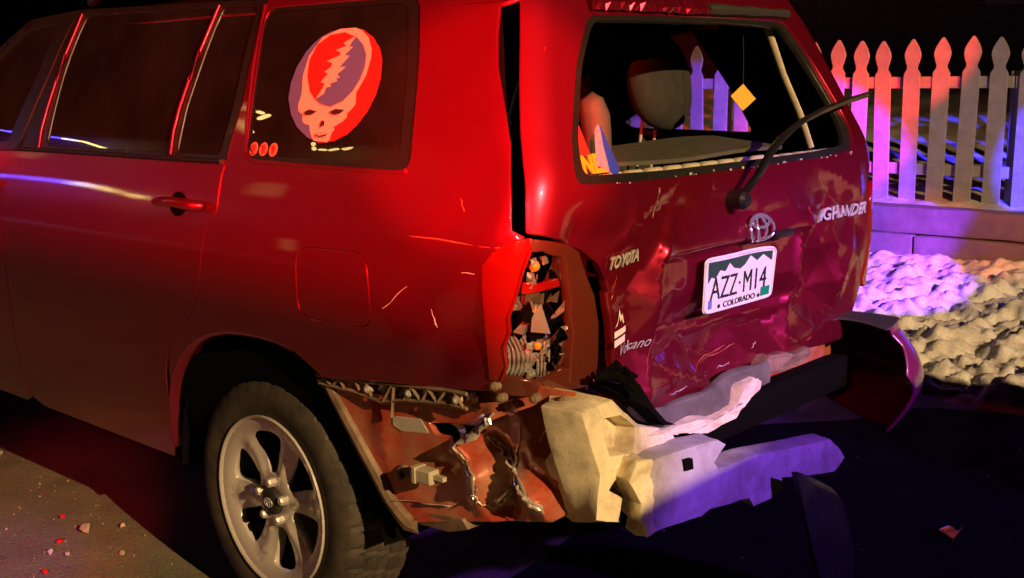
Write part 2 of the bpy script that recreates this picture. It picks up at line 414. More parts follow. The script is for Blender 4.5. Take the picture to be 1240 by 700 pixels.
def lettering(name, txt, fm, box_, material, parent, sign=1, raise_=.002, italic=0., bold=0., thick=0., skew=0.):
    # box_ = (u0, v0, u1, v1) on the surface fm; skew lifts the right end
    V, F = text2d(txt, italic, bold); u0, v0, u1, v1 = box_
    P = []
    for a, b in V:
        u = u0+(u1-u0)*a; v = v0+(v1-v0)*b+skew*a
        p, n = mapn(fm, u, v, sign); P.append(p+n*raise_)
    me = bpy.data.meshes.new(name); me.from_pydata(P, [], F); me.update()
    o = link(name, me, material, parent)
    if thick:
        md = o.modifiers.new('thickness', 'SOLIDIFY'); md.thickness = thick; md.offset = -1
    return o

# ---------------------------------------------------------------- shape of the car body (y forward, x to its right)
def lerp_tab(tab, t):
    # smooth (Catmull-Rom) interpolation through (t, value) pairs
    n = len(tab)
    if t <= tab[0][0]:
        a, b = tab[0], tab[1]; return a[1] + (t-a[0])*(b[1]-a[1])/(b[0]-a[0])
    if t >= tab[-1][0]:
        a, b = tab[-2], tab[-1]; return b[1] + (t-b[0])*(b[1]-a[1])/(b[0]-a[0])
    i = 0
    while tab[i+1][0] < t: i += 1
    def m(k):
        if k == 0: return (tab[1][1]-tab[0][1])/(tab[1][0]-tab[0][0])
        if k == n-1: return (tab[-1][1]-tab[-2][1])/(tab[-1][0]-tab[-2][0])
        return (tab[k+1][1]-tab[k-1][1])/(tab[k+1][0]-tab[k-1][0])
    x0, y0 = tab[i]; x1, y1 = tab[i+1]; h = x1-x0; s = (t-x0)/h
    return ((2*s**3-3*s*s+1)*y0 + (s**3-2*s*s+s)*h*m(i) + (-2*s**3+3*s*s)*y1 + (s**3-s*s)*h*m(i+1))
WTAB = [(.30,.835),(.40,.872),(.52,.902),(.68,.917),(.85,.925),(1.00,.930),(1.10,.929),(1.20,.917),(1.34,.885),(1.46,.843),(1.60,.785),(1.72,.730),(1.80,.685)]
YTAB = [(.40,.16),(.60,.14),(.80,.12),(1.0,.105),(1.2,.10),(1.33,.105),(1.45,.15),(1.60,.21),(1.72,.26),(1.80,.30)]
RAD = .11
def half_width(y, z):
    w = lerp_tab(WTAB, z)
    if y < 1.0: w -= .028*((1.0-y)/.85)**2
    if y > 3.3: w -= .16*((y-3.3)/1.3)**2.2
    return w
def corner(z):
    # start of the rounded rear corner: rear-face x where it begins, y of rear face there
    w = half_width(.2, z); x0 = w-RAD
    yr = lerp_tab(YTAB, z) + .02
    return w, x0, yr
def side_map(y, z):
    w, x0, yr = corner(z)
    yc = yr+RAD
    if y >= yc: return (-half_width(y, z) + (0 if y > 1 else (half_width(yc,z)-w)*max(0,1-(y-yc)/.2)), y, z)
    th = min((yc-y)/RAD, math.pi/2)
    return (-x0-RAD*math.cos(th), yc-RAD*math.sin(th), z)
def rear_map(s, z):
    # s = x at belt height measured from the centre line, wraps round the corners beyond |s| = .77
    w, x0, yr = corner(z)
    S = .77
    a = abs(s); sg = -1 if s < 0 else 1
    if a <= S:
        x = x0*a/S
        y = yr - .02*(1-(a/S)**2)
        return (sg*x, y, z)
    th = min((a-S)/RAD, math.pi/2)
    ex = max(0, (a-S)-RAD*math.pi/2)
    return (sg*(x0+RAD*math.sin(th)), yr+RAD*(1-math.cos(th))+ex, z)

# ================================================================ setting
def grid(name, xs, ys, fz, material, kind='structure', smooth=True, **k):
    V = [(x, y, fz(x, y)) for y in ys for x in xs]; nx = len(xs)
    F = [(j*nx+i, j*nx+i+1, (j+1)*nx+i+1, (j+1)*nx+i) for j in range(len(ys)-1) for i in range(nx-1)]
    me = bpy.data.meshes.new(name); me.from_pydata(V, [], F); me.update()
    for p in me.polygons: p.use_smooth = smooth
    return link(name, me, material, kind=kind, **k)
def fr(a, b, s):
    n = max(1, int(round((b-a)/s))); return [a+(b-a)*i/n for i in range(n+1)]
grid('road', [-120, -20, -10, -5, 0, 5, 10, 20, 120], [-120, -20, -10, -5, 0, 5, 10, 20, 120], lambda x, y: 0., 'asphalt')

def snow_z(x, y):
    edge = 2.62+.10*noise.noise(Vector((0, y*1.3, 2)))+.05*noise.noise(Vector((0, y*4, 5)))
    t = (x-edge)/(5.1-edge)
    if t < 0: return -.02+t*.3
    base = .05*min(1, t*9)+.25*t**1.1
    q = Vector((x, y, 0))
    clump = .06*noise.noise(q*2.2)+.045*noise.noise(q*5.1+Vector((3, 1, 7)))+.058*noise.noise(q*10.3)+.034*noise.noise(q*19)+.012*noise.noise(q*37)
    foot = -.05*max(0, noise.noise(q*4.3+Vector((9, 4, 1)))-.1)*4*.5
    return base+(clump+foot)*min(1, t*7+.15)*min(1, (1-t)*6+.3)
grid('snow_verge', fr(2.4, 5.08, .021), fr(-3, -.6, .12)+fr(-.55, 3.4, .021)+fr(3.5, 4.2, .06)+fr(4.4, 14, .2), snow_z, 'snow', kind='stuff',
     label='lumpy trodden snow on the verge beside the road', cat='snow')

wall = empty('retaining_wall', (5.15, 3, 0), 'low timber retaining wall along the snow below the picket fence', 'wall')
for c, (z0, z1, x0, ph) in enumerate(((.18, .425, 5.06, -.9), (.432, .615, 5.10, .3))):
    for i in range(6):
        y0 = -4.5+ph+i*2.4
        bm = bmesh.new(); box(bm, (0, 0, 0), (.2, 2.385, z1-z0)); 
        bmesh.ops.subdivide_edges(bm, edges=[e for e in bm.edges if e.calc_length() > 1], cuts=30)
        bevel(bm, .014, 2, 60)
        for v in bm.verts: v.co += Vector((noise.noise(v.co*6+Vector((i, c, 0))), 0, noise.noise(v.co*5+Vector((c, 0, i)))))*.008
        o = fin(bm, 'timber_beam', 'timber', wall); o.location = (x0+.1-5.15, y0+1.2-3, (z0+z1)/2)

grid('yard_ground', fr(5.22, 7.5, .08)+fr(7.8, 16, .4)+[30, 120], fr(-12, .5, .8)+fr(.7, 6.5, .07)+fr(7, 30, 1.),
     lambda x, y: .585+.17*min(4.5, max(0, x-5.6))+.05*noise.noise(Vector((x, y, 3))*1.4)+.03*noise.noise(Vector((x, y, 1))*5), 'yard_snow')

# picket fence
def picket_mesh():
    h = 1.20; w_ = .060; t = .02
    half = [(w_, 0), (w_, h-.265), (w_*1.0, h-.25), (w_*.62, h-.215), (w_*.60, h-.195), (w_*.80, h-.165), (w_*.98, h-.125), (w_*.97, h-.10), (w_*.72, h-.06), (w_*.36, h-.025), (w_*.08, h)]
    prof = half+[(-a, b) for a, b in half[::-1]]
    bm = bmesh.new(); A = [bm.verts.new((-t/2, a, b)) for a, b in prof]; B = [bm.verts.new((t/2, a, b)) for a, b in prof]
    n = len(A); bm.faces.new(A); bm.faces.new(B[::-1])
    for i in range(n): bm.faces.new((A[i], B[i], B[(i+1) % n], A[(i+1) % n]))
    bevel(bm, .003, 1, 60)
    bmesh.ops.recalc_face_normals(bm, faces=bm.faces)
    me = bpy.data.meshes.new('picket'); bm.to_mesh(me); bm.free(); me.materials.append(MAT['fence_paint']); return me
FX = 5.70
fence = empty('picket_fence', (FX, 3, .56), 'white wooden picket fence with spear tops above the snowy verge', 'fence')
pm = picket_mesh()
for i in range(-14, 36):
    o = link('picket', pm, None, fence); o.location = (random.uniform(-.004, .004), 1.93+.2065*i-3, random.uniform(-.012, .012)+.02)
    o.rotation_euler = (random.uniform(-.028, .028), random.uniform(-.02, .02), random.uniform(-.08, .08))
for z in (.27, .905):
    for i in range(4):
        rounded_box('rail', (.036, -4+2.4*i+1.2, z), (.045, 2.39, .085), 'fence_paint', fence, .004, 1)
for i in range(5):
    rounded_box('post', (.105, -4+2.4*i, .46), (.09, .09, 1.05), 'fence_paint', fence, .006, 1)

# house beyond the yard, unlit
def house(name, label, loc, rz, wid, dep, hgt, siding, n_win, board=.22):
    h = empty(name, loc, label, 'house', rz=rz)
    bm = bmesh.new(); box(bm, (0, 0, hgt/2), (dep, wid, hgt)); fin(bm, 'wall', siding, h, smooth=0)
    bm = bmesh.new(); box(bm, (0, 0, 0), (.03, wid, board*.93)); bevel(bm, .008, 1)
    me = None
    for i in range(int(hgt/board)):
        if me is None: o = fin(bm, 'siding_board', siding, h); me = o.data
        else: o = link('siding_board', me, None, h)
        o.location = (-dep/2-.014, 0, board*(i+.5)); o.rotation_euler = (0, rad(-3), 0)
    bm = bmesh.new()
    pr = [(-dep/2-.5, hgt-.1), (0, hgt+dep*.35), (dep/2+.5, hgt-.1), (dep/2+.5, hgt-.25), (0, hgt+dep*.35-.16), (-dep/2-.5, hgt-.25)]
    A = [bm.verts.new((a, -wid/2-.4, b)) for a, b in pr]; B = [bm.verts.new((a, wid/2+.4, b)) for a, b in pr]
    for i in range(6): bm.faces.new((A[i], A[(i+1) % 6], B[(i+1) % 6], B[i]))
    bm.faces.new(A); bm.faces.new(B[::-1]); fin(bm, 'roof', 'house_roof', h, smooth=0)
    for i in range(n_win):
        y = (i+.5)/n_win*wid-wid/2
        f = rounded_box('window', (-dep/2-.045, y, 1.75), (.05, 1.1, 1.35), 'fence_paint', h, .01, 1)
        for sy in (-1, 1):
            for sz in (-1, 1): rounded_box('pane', (-dep/2-.076, y+sy*.25, 1.75+sz*.31), (.012, .44, .56), 'window_dark', f, .003, 1)
    return h
house('house', 'dark brown house in the night behind the picket fence', (17, 6, 1.3), 0, 16, 7, 3.2, 'house_siding', 4)

# ================================================================ the wrecked car
car = empty('suv', (0, 0, 0), 'dark red SUV with smashed rear window, crushed tail and torn off bumper', 'car')
def mir(fm): return lambda u, v: (lambda p: (-p[0], p[1], p[2]))(fm(u, v))
SIDES = (('left', side_map, -1), ('right', mir(side_map), 1))

ARCH = [(1.634, .427), (1.625, .50), (1.60, .584), (1.575, .645), (1.54, .701), (1.495, .752), (1.441, .794), (1.392, .820), (1.338, .841), (1.255, .860), (1.17, .868), (1.09, .870), (1.021, .867), (.97, .860), (.928, .849), (.868, .823), (.82, .798)]
SHUT = [(1.247, 1.345), (1.258, 1.30), (1.260, 1.205), (1.285, 1.17), (1.313, 1.14), (1.332, 1.07), (1.347, .998), (1.38, .94), (1.42, .891), (1.47, .845), (1.532, .800), (1.565, .74)]
QWIN = rnd([(1.168, 1.352), (1.19, 1.46), (1.225, 1.60), (1.275, 1.775), (.635, 1.775), (.575, 1.637), (.541, 1.518), (.503, 1.345)], .05)
RGAP = [(.178, 1.228), (.190, 1.30), (.200, 1.335), (.225, 1.42), (.258, 1.485), (.320, 1.592), (.352, 1.67), (.375, 1.75), (.39, 1.80)]
LAMP_EDGE = [(.218, .905), (.226, .95), (.234, .999), (.240, 1.05), (.242, 1.10), (.242, 1.147), (.232, 1.165), (.216, 1.178), (.195, 1.193), (.172, 1.204), (.146, 1.214)]
quarter = SHUT[::-1]+[(1.24, 1.50), (1.285, 1.80)]+RGAP[::-1]+LAMP_EDGE[::-1]+[(.221, .857), (.275, .852), (.40, .840), (.532, .828), (.70, .810)]+ARCH[::-1][:-3]
FUEL = rnd([(.893, 1.136), (.626, 1.140), (.612, .956), (.895, .953)], .055, 6)
fuel_gap = [((a-.7535)*1.055+.7535, (b-1.046)*1.075+1.046) for a, b in FUEL]

# a long shallow crease and impact ripples towards the struck corner
def bump_quarter(fm, sign):
    def g(y, z):
        p, n = mapn(fm, y, z, sign)
        d = .004*math.exp(-((z-1.207)/.012)**2)*max(0, min(1, (1.1-y)/.5))
        t = max(0, (.62-y)/.4)
        d += .006*t*math.sin((y*1.3+z)*21+.7)*math.exp(-((z-1.05)/.3)**2)
        d -= .010*t*math.exp(-((z-.98-.4*(y-.3))/.07)**2)
        d += .003*t*noise.noise(Vector((y*9, z*9, 0)))
        return tuple(p+n*d)
    return g
for nm, fm, sg in SIDES:
    left = nm == 'left'
    qm = bump_quarter(fm, sg) if left else fm
    q = panel('quarter_panel', quarter, qm, 'red_paint', car, sg, [QWIN, fuel_gap] if left else [QWIN], step=.035)
    if left:
        panel('gap_backing', [((a-.7535)*1.2+.7535, (b-1.046)*1.2+1.046) for a, b in FUEL], off(fm, -.014, sg), 'inner_black', q, sg, step=.06, depth=0)
        panel('fuel_door', FUEL, off(qm, -.001, sg), 'red_paint', car, sg, step=.035, depth=.008)
    # glass and its rubber surround
    g = panel('quarter_window', QWIN, off(fm, -.006, sg), 'glass_tint' if left else 'glass_clear', car, sg, step=.06, depth=0)
    border = [((a-.89)*.955+.89, (b-1.56)*.93+1.56) for a, b in QWIN]
    panel('window_seal', QWIN, off(fm, -.004, sg), 'black_trim', g, sg, [[(a-(.028 if a < .72 else 0)*-1, b) for a, b in border]], step=.05, depth=0)
    # rear door
    sh = [(a+.011, b) for a, b in SHUT]
    rdoor = [(a, b) for a, b in sh]+[(1.60, .665)]+[(a+.004, b) for a, b in ARCH[:3][::-1]]+[(1.66, .385), (2.52, .395), (2.585, .42), (2.603, .60), (2.603, 1.02), (2.575, 1.22), (2.53, 1.332)]
    d = panel('rear_door', rdoor, fm, 'red_paint', car, sg, step=.05)
    frame = [(1.26, 1.338), (1.255, 1.50), (1.30, 1.80), (2.40, 1.82), (2.44, 1.60), (2.50, 1.338)]
    W1 = rnd([(1.555, 1.358), (1.572, 1.49), (1.545, 1.79), (2.335, 1.80), (2.345, 1.60), (2.325, 1.358)], .025)
    W2 = rnd([(1.292, 1.358), (1.285, 1.50), (1.325, 1.785), (1.505, 1.79), (1.528, 1.49), (1.518, 1.358)], .02)
    panel('window_frame', frame, off(fm, -.003, sg), 'black_trim', d, sg, [W1, W2], step=.06, depth=.012)
    panel('window_pane', W1, off(fm, -.009, sg), 'glass_tint', d, sg, step=.08, depth=0)
    panel('window_pane', W2, off(fm, -.009, sg), 'glass_tint', d, sg, step=.08, depth=0)
    def strip(name, pts, r, m, par, o=.002, flat=1.):
        bm = bmesh.new(); tube(bm, [tuple(mapn(fm, a, b, sg)[0]+mapn(fm, a, b, sg)[1]*o) for a, b in pts], r, 8, flat=flat); return fin(bm, name, m, par, smooth=60)
    strip('divider_bar', [(1.538, 1.352), (1.55, 1.42), (1.551, 1.488), (1.543, 1.57), (1.532, 1.655), (1.522, 1.79)], .0055, 'red_paint', d)
    strip('frame_edge', [(2.36, 1.342), (2.372, 1.41), (2.371, 1.481), (2.368, 1.57), (2.362, 1.664), (2.36, 1.80)], .005, 'red_paint', d)
    strip('belt_moulding', [(1.27, 1.342), (1.6, 1.341), (2.0, 1.341), (2.52, 1.340)], .008, 'black_trim', d, .003, 1.)
    strip('window_moulding', [(1.285, 1.78), (1.24, 1.60), (1.197, 1.46), (1.172, 1.375), (1.16, 1.356), (1.13, 1.349), (.9, 1.346), (.7, 1.344), (.56, 1.343), (.52, 1.348)], .0055, 'red_paint', g, .001)
    # handle
    hc = (1.44, 1.213)
    def patch(y, z, o): p, n = mapn(fm, y, z, sg); return p+n*o
    cup = [(hc[0]+.055*math.cos(t)*.8+.02, hc[1]+.036*math.sin(t)) for t in [2*math.pi*k/24 for k in range(24)]]
    panel('handle_cup', cup, off(fm, .0025, sg), 'inner_black', d, sg, step=.03, depth=0)
    bm = bmesh.new()
    tube(bm, [patch(hc[0]-.105, hc[1], .006), patch(hc[0]-.10, hc[1], .026), patch(hc[0]-.06, hc[1]+.002, .036), patch(hc[0], hc[1]+.004, .040), patch(hc[0]+.06, hc[1]+.002, .036), patch(hc[0]+.10, hc[1], .026), patch(hc[0]+.108, hc[1], .006)], [.012, .016, .016, .015, .015, .014, .010], 12)
    fin(bm, 'door_handle', 'red_paint', d, smooth=60)
    # front door, wing
    fdoor = [(a+.011, b) for a, b in [(2.52, 1.332), (2.565, 1.22), (2.603, 1.02), (2.603, .60), (2.59, .42)]]+[(2.66, .395), (3.50, .40), (3.62, .60), (3.60, 1.0), (3.45, 1.26), (3.42, 1.30)]
    f = panel('front_door', fdoor, fm, 'red_paint', car, sg, step=.07)
    fframe = [(2.535, 1.338), (2.45, 1.60), (2.41, 1.82), (2.75, 1.80), (3.15, 1.55), (3.43, 1.315)]
    W3 = rnd([(2.61, 1.362), (2.53, 1.60), (2.50, 1.785), (2.73, 1.765), (3.10, 1.53), (3.33, 1.362)], .03)
    panel('window_frame', fframe, off(fm, -.003, sg), 'black_trim', f, sg, [W3], step=.08)
    panel('window_pane', W3, off(fm, -.009, sg), 'glass_tint', f, sg, step=.1, depth=0)
    hc = (2.76, 1.213)
    bm = bmesh.new()
    tube(bm, [patch(hc[0]-.105, hc[1], .006), patch(hc[0]-.10, hc[1], .026), patch(hc[0], hc[1]+.004, .040), patch(hc[0]+.10, hc[1], .026), patch(hc[0]+.108, hc[1], .006)], [.012, .016, .015, .014, .010], 12)
    fin(bm, 'door_handle', 'red_paint', f, smooth=60)
    bm = bmesh.new(); s_ = 1 if sg > 0 else -1
    box(bm, (s_*1.02, 3.27, 1.36), (.20, .09, .15)); bevel(bm, .03, 3); box(bm, (s_*.91, 3.29, 1.31), (.10, .03, .04)); fin(bm, 'wing_mirror', 'red_paint', car)
    arch_f = [(3.80+.47*math.cos(t), .40+.47*math.sin(t)) for t in [math.pi*k/14 for k in range(15)]]
    wing = [(3.60, .40)]+[(3.515, .405), (3.632, .60), (3.612, 1.0), (3.46, 1.27), (3.6, 1.19), (4.2, 1.08), (4.55, .98), (4.58, .75), (4.50, .42)]
    wing = [(3.515, .405)]+[(3.632, .60), (3.612, 1.0), (3.46, 1.28), (3.9, 1.17), (4.35, 1.07), (4.56, .97), (4.60, .75), (4.56, .42)]+[(a+.10, b) for a, b in arch_f if b > .42]
    # keep only the ring above the wheel
    wing = [(3.64, .60), (3.618, 1.0), (3.47, 1.28), (3.9, 1.17), (4.35, 1.07), (4.56, .97), (4.60, .75), (4.56, .42)]+[(4.08+.46*math.cos(t), .38+.46*math.sin(t)) for t in [math.pi*k/16 for k in range(17)] if math.sin(t) > .1]
    panel('front_wing', wing, fm, 'red_paint', car, sg, step=.08)
    # rolled flange inside the wheel arch
    bm = bmesh.new(); fl = [tuple(Vector(p).lerp(Vector(q), k/3)) for p, q in zip(ARCH[:14], ARCH[1:15]) for k in range(3)]
    A = [bm.verts.new(mapn(fm, a, b, sg)[0]) for a, b in fl]; cA = (1.13, .42)
    Bv = []
    for a, b in fl:
        q = mapn(fm, a, b, sg)[0]; dy = cA[0]-a; dz = cA[1]-b; L = math.hypot(dy, dz)
        Bv.append(bm.verts.new((q[0]-sg*.004, a+dy/L*.010, b+dz/L*.010)))
    Cv = []
    for a, b in fl:
        q = mapn(fm, a, b, sg)[0]; dy = cA[0]-a; dz = cA[1]-b; L = math.hypot(dy, dz)
        Cv.append(bm.verts.new((q[0]-sg*.045, a+dy/L*.016, b+dz/L*.016)))
    for X, Y in ((A, Bv), (Bv, Cv)):
        for i in range(len(fl)-1): bm.faces.new((X[i], X[i+1], Y[i+1], Y[i]))
    fin(bm, 'arch_flange', 'red_paint', car, smooth=60)
    # black inner shell that backs the shut lines
    shell = [(.42, 1.82), (.34, 1.66), (.27, 1.50), (.20, 1.30), (.27, 1.20), (.27, .90), (.85, .88)]+[(1.11+.50*math.cos(t), .40+.50*math.sin(t)) for t in [math.pi*k/12 for k in range(3, 13)]][::1]+[(1.70, .42), (3.55, .42), (3.60, 1.2), (3.30, 1.34), (2.8, 1.78), (2.4, 1.83)]
    big = lambda W, k: [((a-sum(p[0] for p in W)/len(W))*k+sum(p[0] for p in W)/len(W), (b-1.57)*k+1.57) for a, b in W]
    panel('inner_shell', shell, off(fm, -.03, sg), 'inner_black', car, sg, [big(QWIN, 1.0), big(W1, 1.0), big(W2, .98), big(W3, .98)], step=.12, depth=0)

# roof, bonnet, windscreen, nose
def roof_map(x, y): return (x, y, 1.875-.125*abs(x/.72)**3.2-.03*((y-1.5)/1.4)**2)
panel('roof', rnd([(-.70, .33), (.70, .33), (.70, 2.45), (.62, 2.72), (-.62, 2.72), (-.70, 2.45)], .06), roof_map, 'red_paint', car, 1, step=.08)
for s_ in (-1, 1):
    bm = bmesh.new(); tube(bm, [(s_*.60, y, 1.845+.05*min(1, (y-.55)*6, (2.45-y)*6)) for y in fr(.55, 2.45, .1)], .016, 8); fin(bm, 'roof_rail', 'black_trim', car, smooth=60)
panel('bonnet', rnd([(-.78, 3.35), (.78, 3.35), (.70, 4.45), (-.70, 4.45)], .08), lambda x, y: (x, y, 1.31-.09*(x/.78)**2-.26*((y-3.35)/1.1)**1.5 if y > 3.35 else 1.31-.09*(x/.78)**2), 'red_paint', car, 1, step=.09)
panel('windscreen', rnd([(-.66, 2.70), (.66, 2.70), (.80, 3.42), (-.80, 3.42)], .05), lambda x, y: (x, y+.05*(1-(x/.8)**2), 1.81-.52*((y-2.70)/.72)-.04*(x/.8)**2), 'glass_tint', car, 1, step=.1, depth=0)
panel('front_bumper', rnd([(-.86, .36), (.86, .36), (.84, .78), (-.84, .78)], .05), lambda x, z: (x, 4.66-.20*abs(x/.86)**3-.25*max(0, .5-z)**2, z), 'red_paint', car, -1, step=.08)
panel('grille', rnd([(-.45, .80), (.45, .80), (.50, 1.0), (-.50, 1.0)], .04), lambda x, z: (x, 4.60-.20*abs(x/.86)**3-.1*(z-.8), z), 'black_trim', car, -1, step=.08)
for s_ in (-1, 1):
    panel('headlamp', rnd([(s_*.48, .80), (s_*.78, .80), (s_*.76, .98), (s_*.50, 1.0)], .04), lambda x, z: (x, 4.60-.20*abs(x/.86)**3-.1*(z-.8), z), 'clear_plastic', car, -1, step=.06)
bm = bmesh.new(); box(bm, (0, 2.6, .40), (1.62, 3.5, .10)); box(bm, (0, 2.6, .52), (1.1, 4.0, .16)); fin(bm, 'floor_pan', 'inner_black', car)
# wheel houses
for s_ in (-1, 1):
    for yc in (1.11, 4.08):
        bm = bmesh.new(); R = .475
        arc = [(yc+R*math.cos(t), .39+R*math.sin(t)) for t in [math.pi*(k/18*1.03-.01) for k in range(19)]]
        A = [bm.verts.new((s_*.885, a, b)) for a, b in arc]; B = [bm.verts.new((s_*.50, a, b)) for a, b in arc]
        for i in range(18): bm.faces.new((A[i], A[i+1], B[i+1], B[i]))
        bm.faces.new(B); fin(bm, 'wheel_house', 'inner_black', car)

# ---------------------------------------------------------------- wheels
def tyre_mesh():
    bm = bmesh.new(); n = 216
    # (x from outer face inwards, radius)
    prof = [(.012, .248), (.002, .258), (-.006, .285), (-.009, .315), (-.004, .340), (.008, .358), (.020, .367)]
    tread = [(.020, .367), (.030, .371), (.050, .373), (.056, .373), (.062, .373), (.092, .375), (.098, .375), (.104, .375), (.134, .375), (.140, .375), (.146, .375), (.176, .373), (.182, .373), (.188, .373), (.208, .371), (.220, .366)]
    back = [(.232, .345), (.244, .315), (.240, .280), (.228, .250)]
    rows = prof+tread[1:]+back; rings = []
    grooves = {.056, .098, .140, .182}
    for ri, (x, r) in enumerate(rows):
        ring = []
        for k in range(n):
            rr = r
            if (x, r) in tread:
                if x in grooves: rr -= .009
                row = int(x/.042); ph = (k+row*2+int(x*60)) % 6
                if ph == 0 and (x < .05 or x > .19 or ri % 3): rr -= .008
            elif .33 < r < .362 and x < .1 and k % 6 == 3: rr -= .004
            a = 2*math.pi*k/n; ring.append(bm.verts.new((x, rr*math.cos(a), rr*math.sin(a))))
        rings.append(ring)
    for A, B in zip(rings, rings[1:]):
        for k in range(n): bm.faces.new((A[k], B[k], B[(k+1) % n], A[(k+1) % n]))
    # raised rings on the sidewall
    bmesh.ops.recalc_face_normals(bm, faces=bm.faces)
    me = bpy.data.meshes.new('tyre'); bm.to_mesh(me); bm.free()
    for p in me.polygons: p.use_smooth = True
    me.set_sharp_from_angle(angle=rad(28)); me.materials.append(MAT['rubber']); return me
TY = tyre_mesh()
def rim_map(u, v):
    r = math.hypot(u, v)
    d = lerp_tab([(.0, .020), (.05, .016), (.075, .018), (.10, .026), (.15, .030), (.19, .024), (.215, .010), (.232, .004), (.250, .001)], r)
    return (d, u, v)
def wheel(loc, s_, turn, name='wheel'):
    # local x points inwards from the outer face
    bm = bmesh.new(); lathe(bm, [(.243, .002), (.236, .03), (.225, .06), (.205, .20), (.05, .22), (.0005, .22)], (0, 0, 0), n=48)
    wh = fin(bm, name, 'dark_steel', car, smooth=60)
    ty = link('tyre', TY, None, wh)
    holes = []
    for k in range(6):
        a0 = rad(60*k+turn); h_ = []
        for r, da in ((.082, 11), (.10, 14), (.15, 15.5), (.188, 17), (.204, 16)): h_.append((r*math.cos(a0+rad(da)), r*math.sin(a0+rad(da))))
        for r, da in ((.208, 8), (.208, -8)): h_.append((r*math.cos(a0+rad(da)), r*math.sin(a0+rad(da))))
        for r, da in ((.204, -16), (.188, -17), (.15, -15.5), (.10, -14), (.082, -11), (.077, 0)): h_.append((r*math.cos(a0+rad(da)), r*math.sin(a0+rad(da))))
        holes.append(rnd(h_, .012, 3))
    circ = [(.247*math.cos(t), .247*math.sin(t)) for t in [2*math.pi*k/72 for k in range(72)]]
    def spoke_map(u, v):
        p = rim_map(u, v); r = math.hypot(u, v); a = math.atan2(v, u)
        ridge = math.cos(3*(a-rad(turn)))**2   # 1 on the window axis, 0 on the spoke axis
        b = max(0, min(1, (r-.07)/.03, (.215-r)/.03))
        return (p[0]-.012*b*(1-ridge)**3, u, v)
    panel('rim', circ, spoke_map, 'alloy', wh, -1, holes, step=.012, depth=.035, lip=.004)
    bm = bmesh.new(); lathe(bm, [(.245, .004), (.250, -.006), (.254, -.007), (.256, .0), (.252, .014)], (0, 0, 0), n=72); fin(bm, 'rim_lip', 'alloy', wh, smooth=60)
    bm = bmesh.new(); lathe(bm, [(.040, .022), (.040, .004), (.036, -.002), (.028, -.005), (.012, -.006), (.0005, -.006)], (0, 0, 0), n=36); cap = fin(bm, 'hub_cap', 'dark_steel', wh, smooth=40)
    bm = bmesh.new()
    for rx, rz, oz in ((.019, .013, 0), (.007, .012, 0), (.013, .005, .006)):
        tube(bm, [(-.0075, rx*math.cos(t), oz+rz*math.sin(t)) for t in [2*math.pi*k/28 for k in range(28)]], .0016, 6, closed=True)
    fin(bm, 'emblem', 'chrome_dull', cap, smooth=60)
    for k in range(5):
        a = rad(72*k+20); bm = bmesh.new()
        lathe(bm, [(.013, .03), (.013, -.002), (.010, -.008), (.0005, -.009)], (0, .058*math.cos(a), .058*math.sin(a)), n=6); fin(bm, 'lug_nut', 'chrome_dull', wh, smooth=30)
    bm = bmesh.new(); lathe(bm, [(.15, .12), (.15, .14), (.05, .145), (.05, .12), (.15, .12)], (0, 0, 0), n=40); fin(bm, 'brake_disc', 'dark_steel', wh)
    wh.location = loc
    if s_ > 0: wh.rotation_euler = (0, 0, math.pi)
    else: wh.rotation_euler = (0, 0, rad(-1.5))
    return wh
wheel((-.895, 1.115, .370), -1, 82)
wheel((.895, 1.11, .372), 1, 20)
wheel((-.88, 4.08, .372), -1, 40)
wheel((.88, 4.08, .372), 1, 10)

# ---------------------------------------------------------------- tailgate, dented
CREASE = [(-.40, 1.13, -.41, .70, .05, .016), (-.41, 1.10, -.30, 1.30, .05, .010), (-.50, 1.28, -.56, 1.02, .04, .010), (.33, 1.14, .30, .90, .035, .020),
          (.48, 1.06, .62, .86, .05, .014), (.62, .92, .70, 1.16, .04, .012), (-.30, .86, .02, .92, .05, -.010), (-.10, .80, .25, .84, .05, .012), (-.38, .84, -.12, .74, .045, .012),
          (.10, .88, .34, .76, .05, .011), (-.20, 1.24, .12, 1.17, .07, -.008), (.15, 1.24, .45, 1.20, .06, .007), (.40, 1.20, .66, 1.26, .05, -.008), (.46, .84, .66, .76, .04, .012), (-.48, .98, -.44, .78, .03, -.008)]
FOLD = [(-.70, 1.32, 0), (-.3, 1.32, 0), (0, 1.32, 0), (.35, 1.32, 0), (.85, 1.32, 0), (-.62, 1.1, 0), (-.60, .95, .0), (-.56, .8, 0), (-.50, .66, 0), (.85, 1.0, 0), (.85, 1.15, 0), (.8, .66, 0), (0, .64, 0),
        (-.41, 1.15, .012), (-.42, 1.0, .022), (-.41, .86, .002), (-.40, .76, .020), (-.49, 1.05, -.014), (-.47, .90, -.012), (-.5, 1.22, .016), (-.36, 1.25, -.014), (-.2, 1.20, .006), (-.22, .87, -.024), (-.28, .78, .016), (-.1, .80, -.03), (-.12, .73, .014), (.03, .86, -.034), (.1, .77, .008), (.2, .84, -.03), (.28, .74, .02),
        (.32, 1.12, .015), (.31, .98, .032), (.30, .88, .004), (.42, 1.02, -.026), (.48, .9, -.034), (.45, .78, .012), (.56, 1.05, .010), (.6, .92, .018), (.62, .80, -.014), (.66, 1.1, -.012), (.70, .98, .012), (.5, 1.2, -.012), (.2, 1.22, .012), (.35, 1.22, -.004), (0, 1.17, 0), (.64, 1.22, .014), (-.1, 1.0, 0), (.15, 1.0, -.004), (-.3, 1.02, .006)]
_t = geometry.delaunay_2d_cdt([Vector(p[:2]) for p in FOLD], [], [], 0, 1e-7)
TRI = [tuple((_t[0][i].x, _t[0][i].y, FOLD[_t[3][i][0]][2]) for i in f) for f in _t[2]]
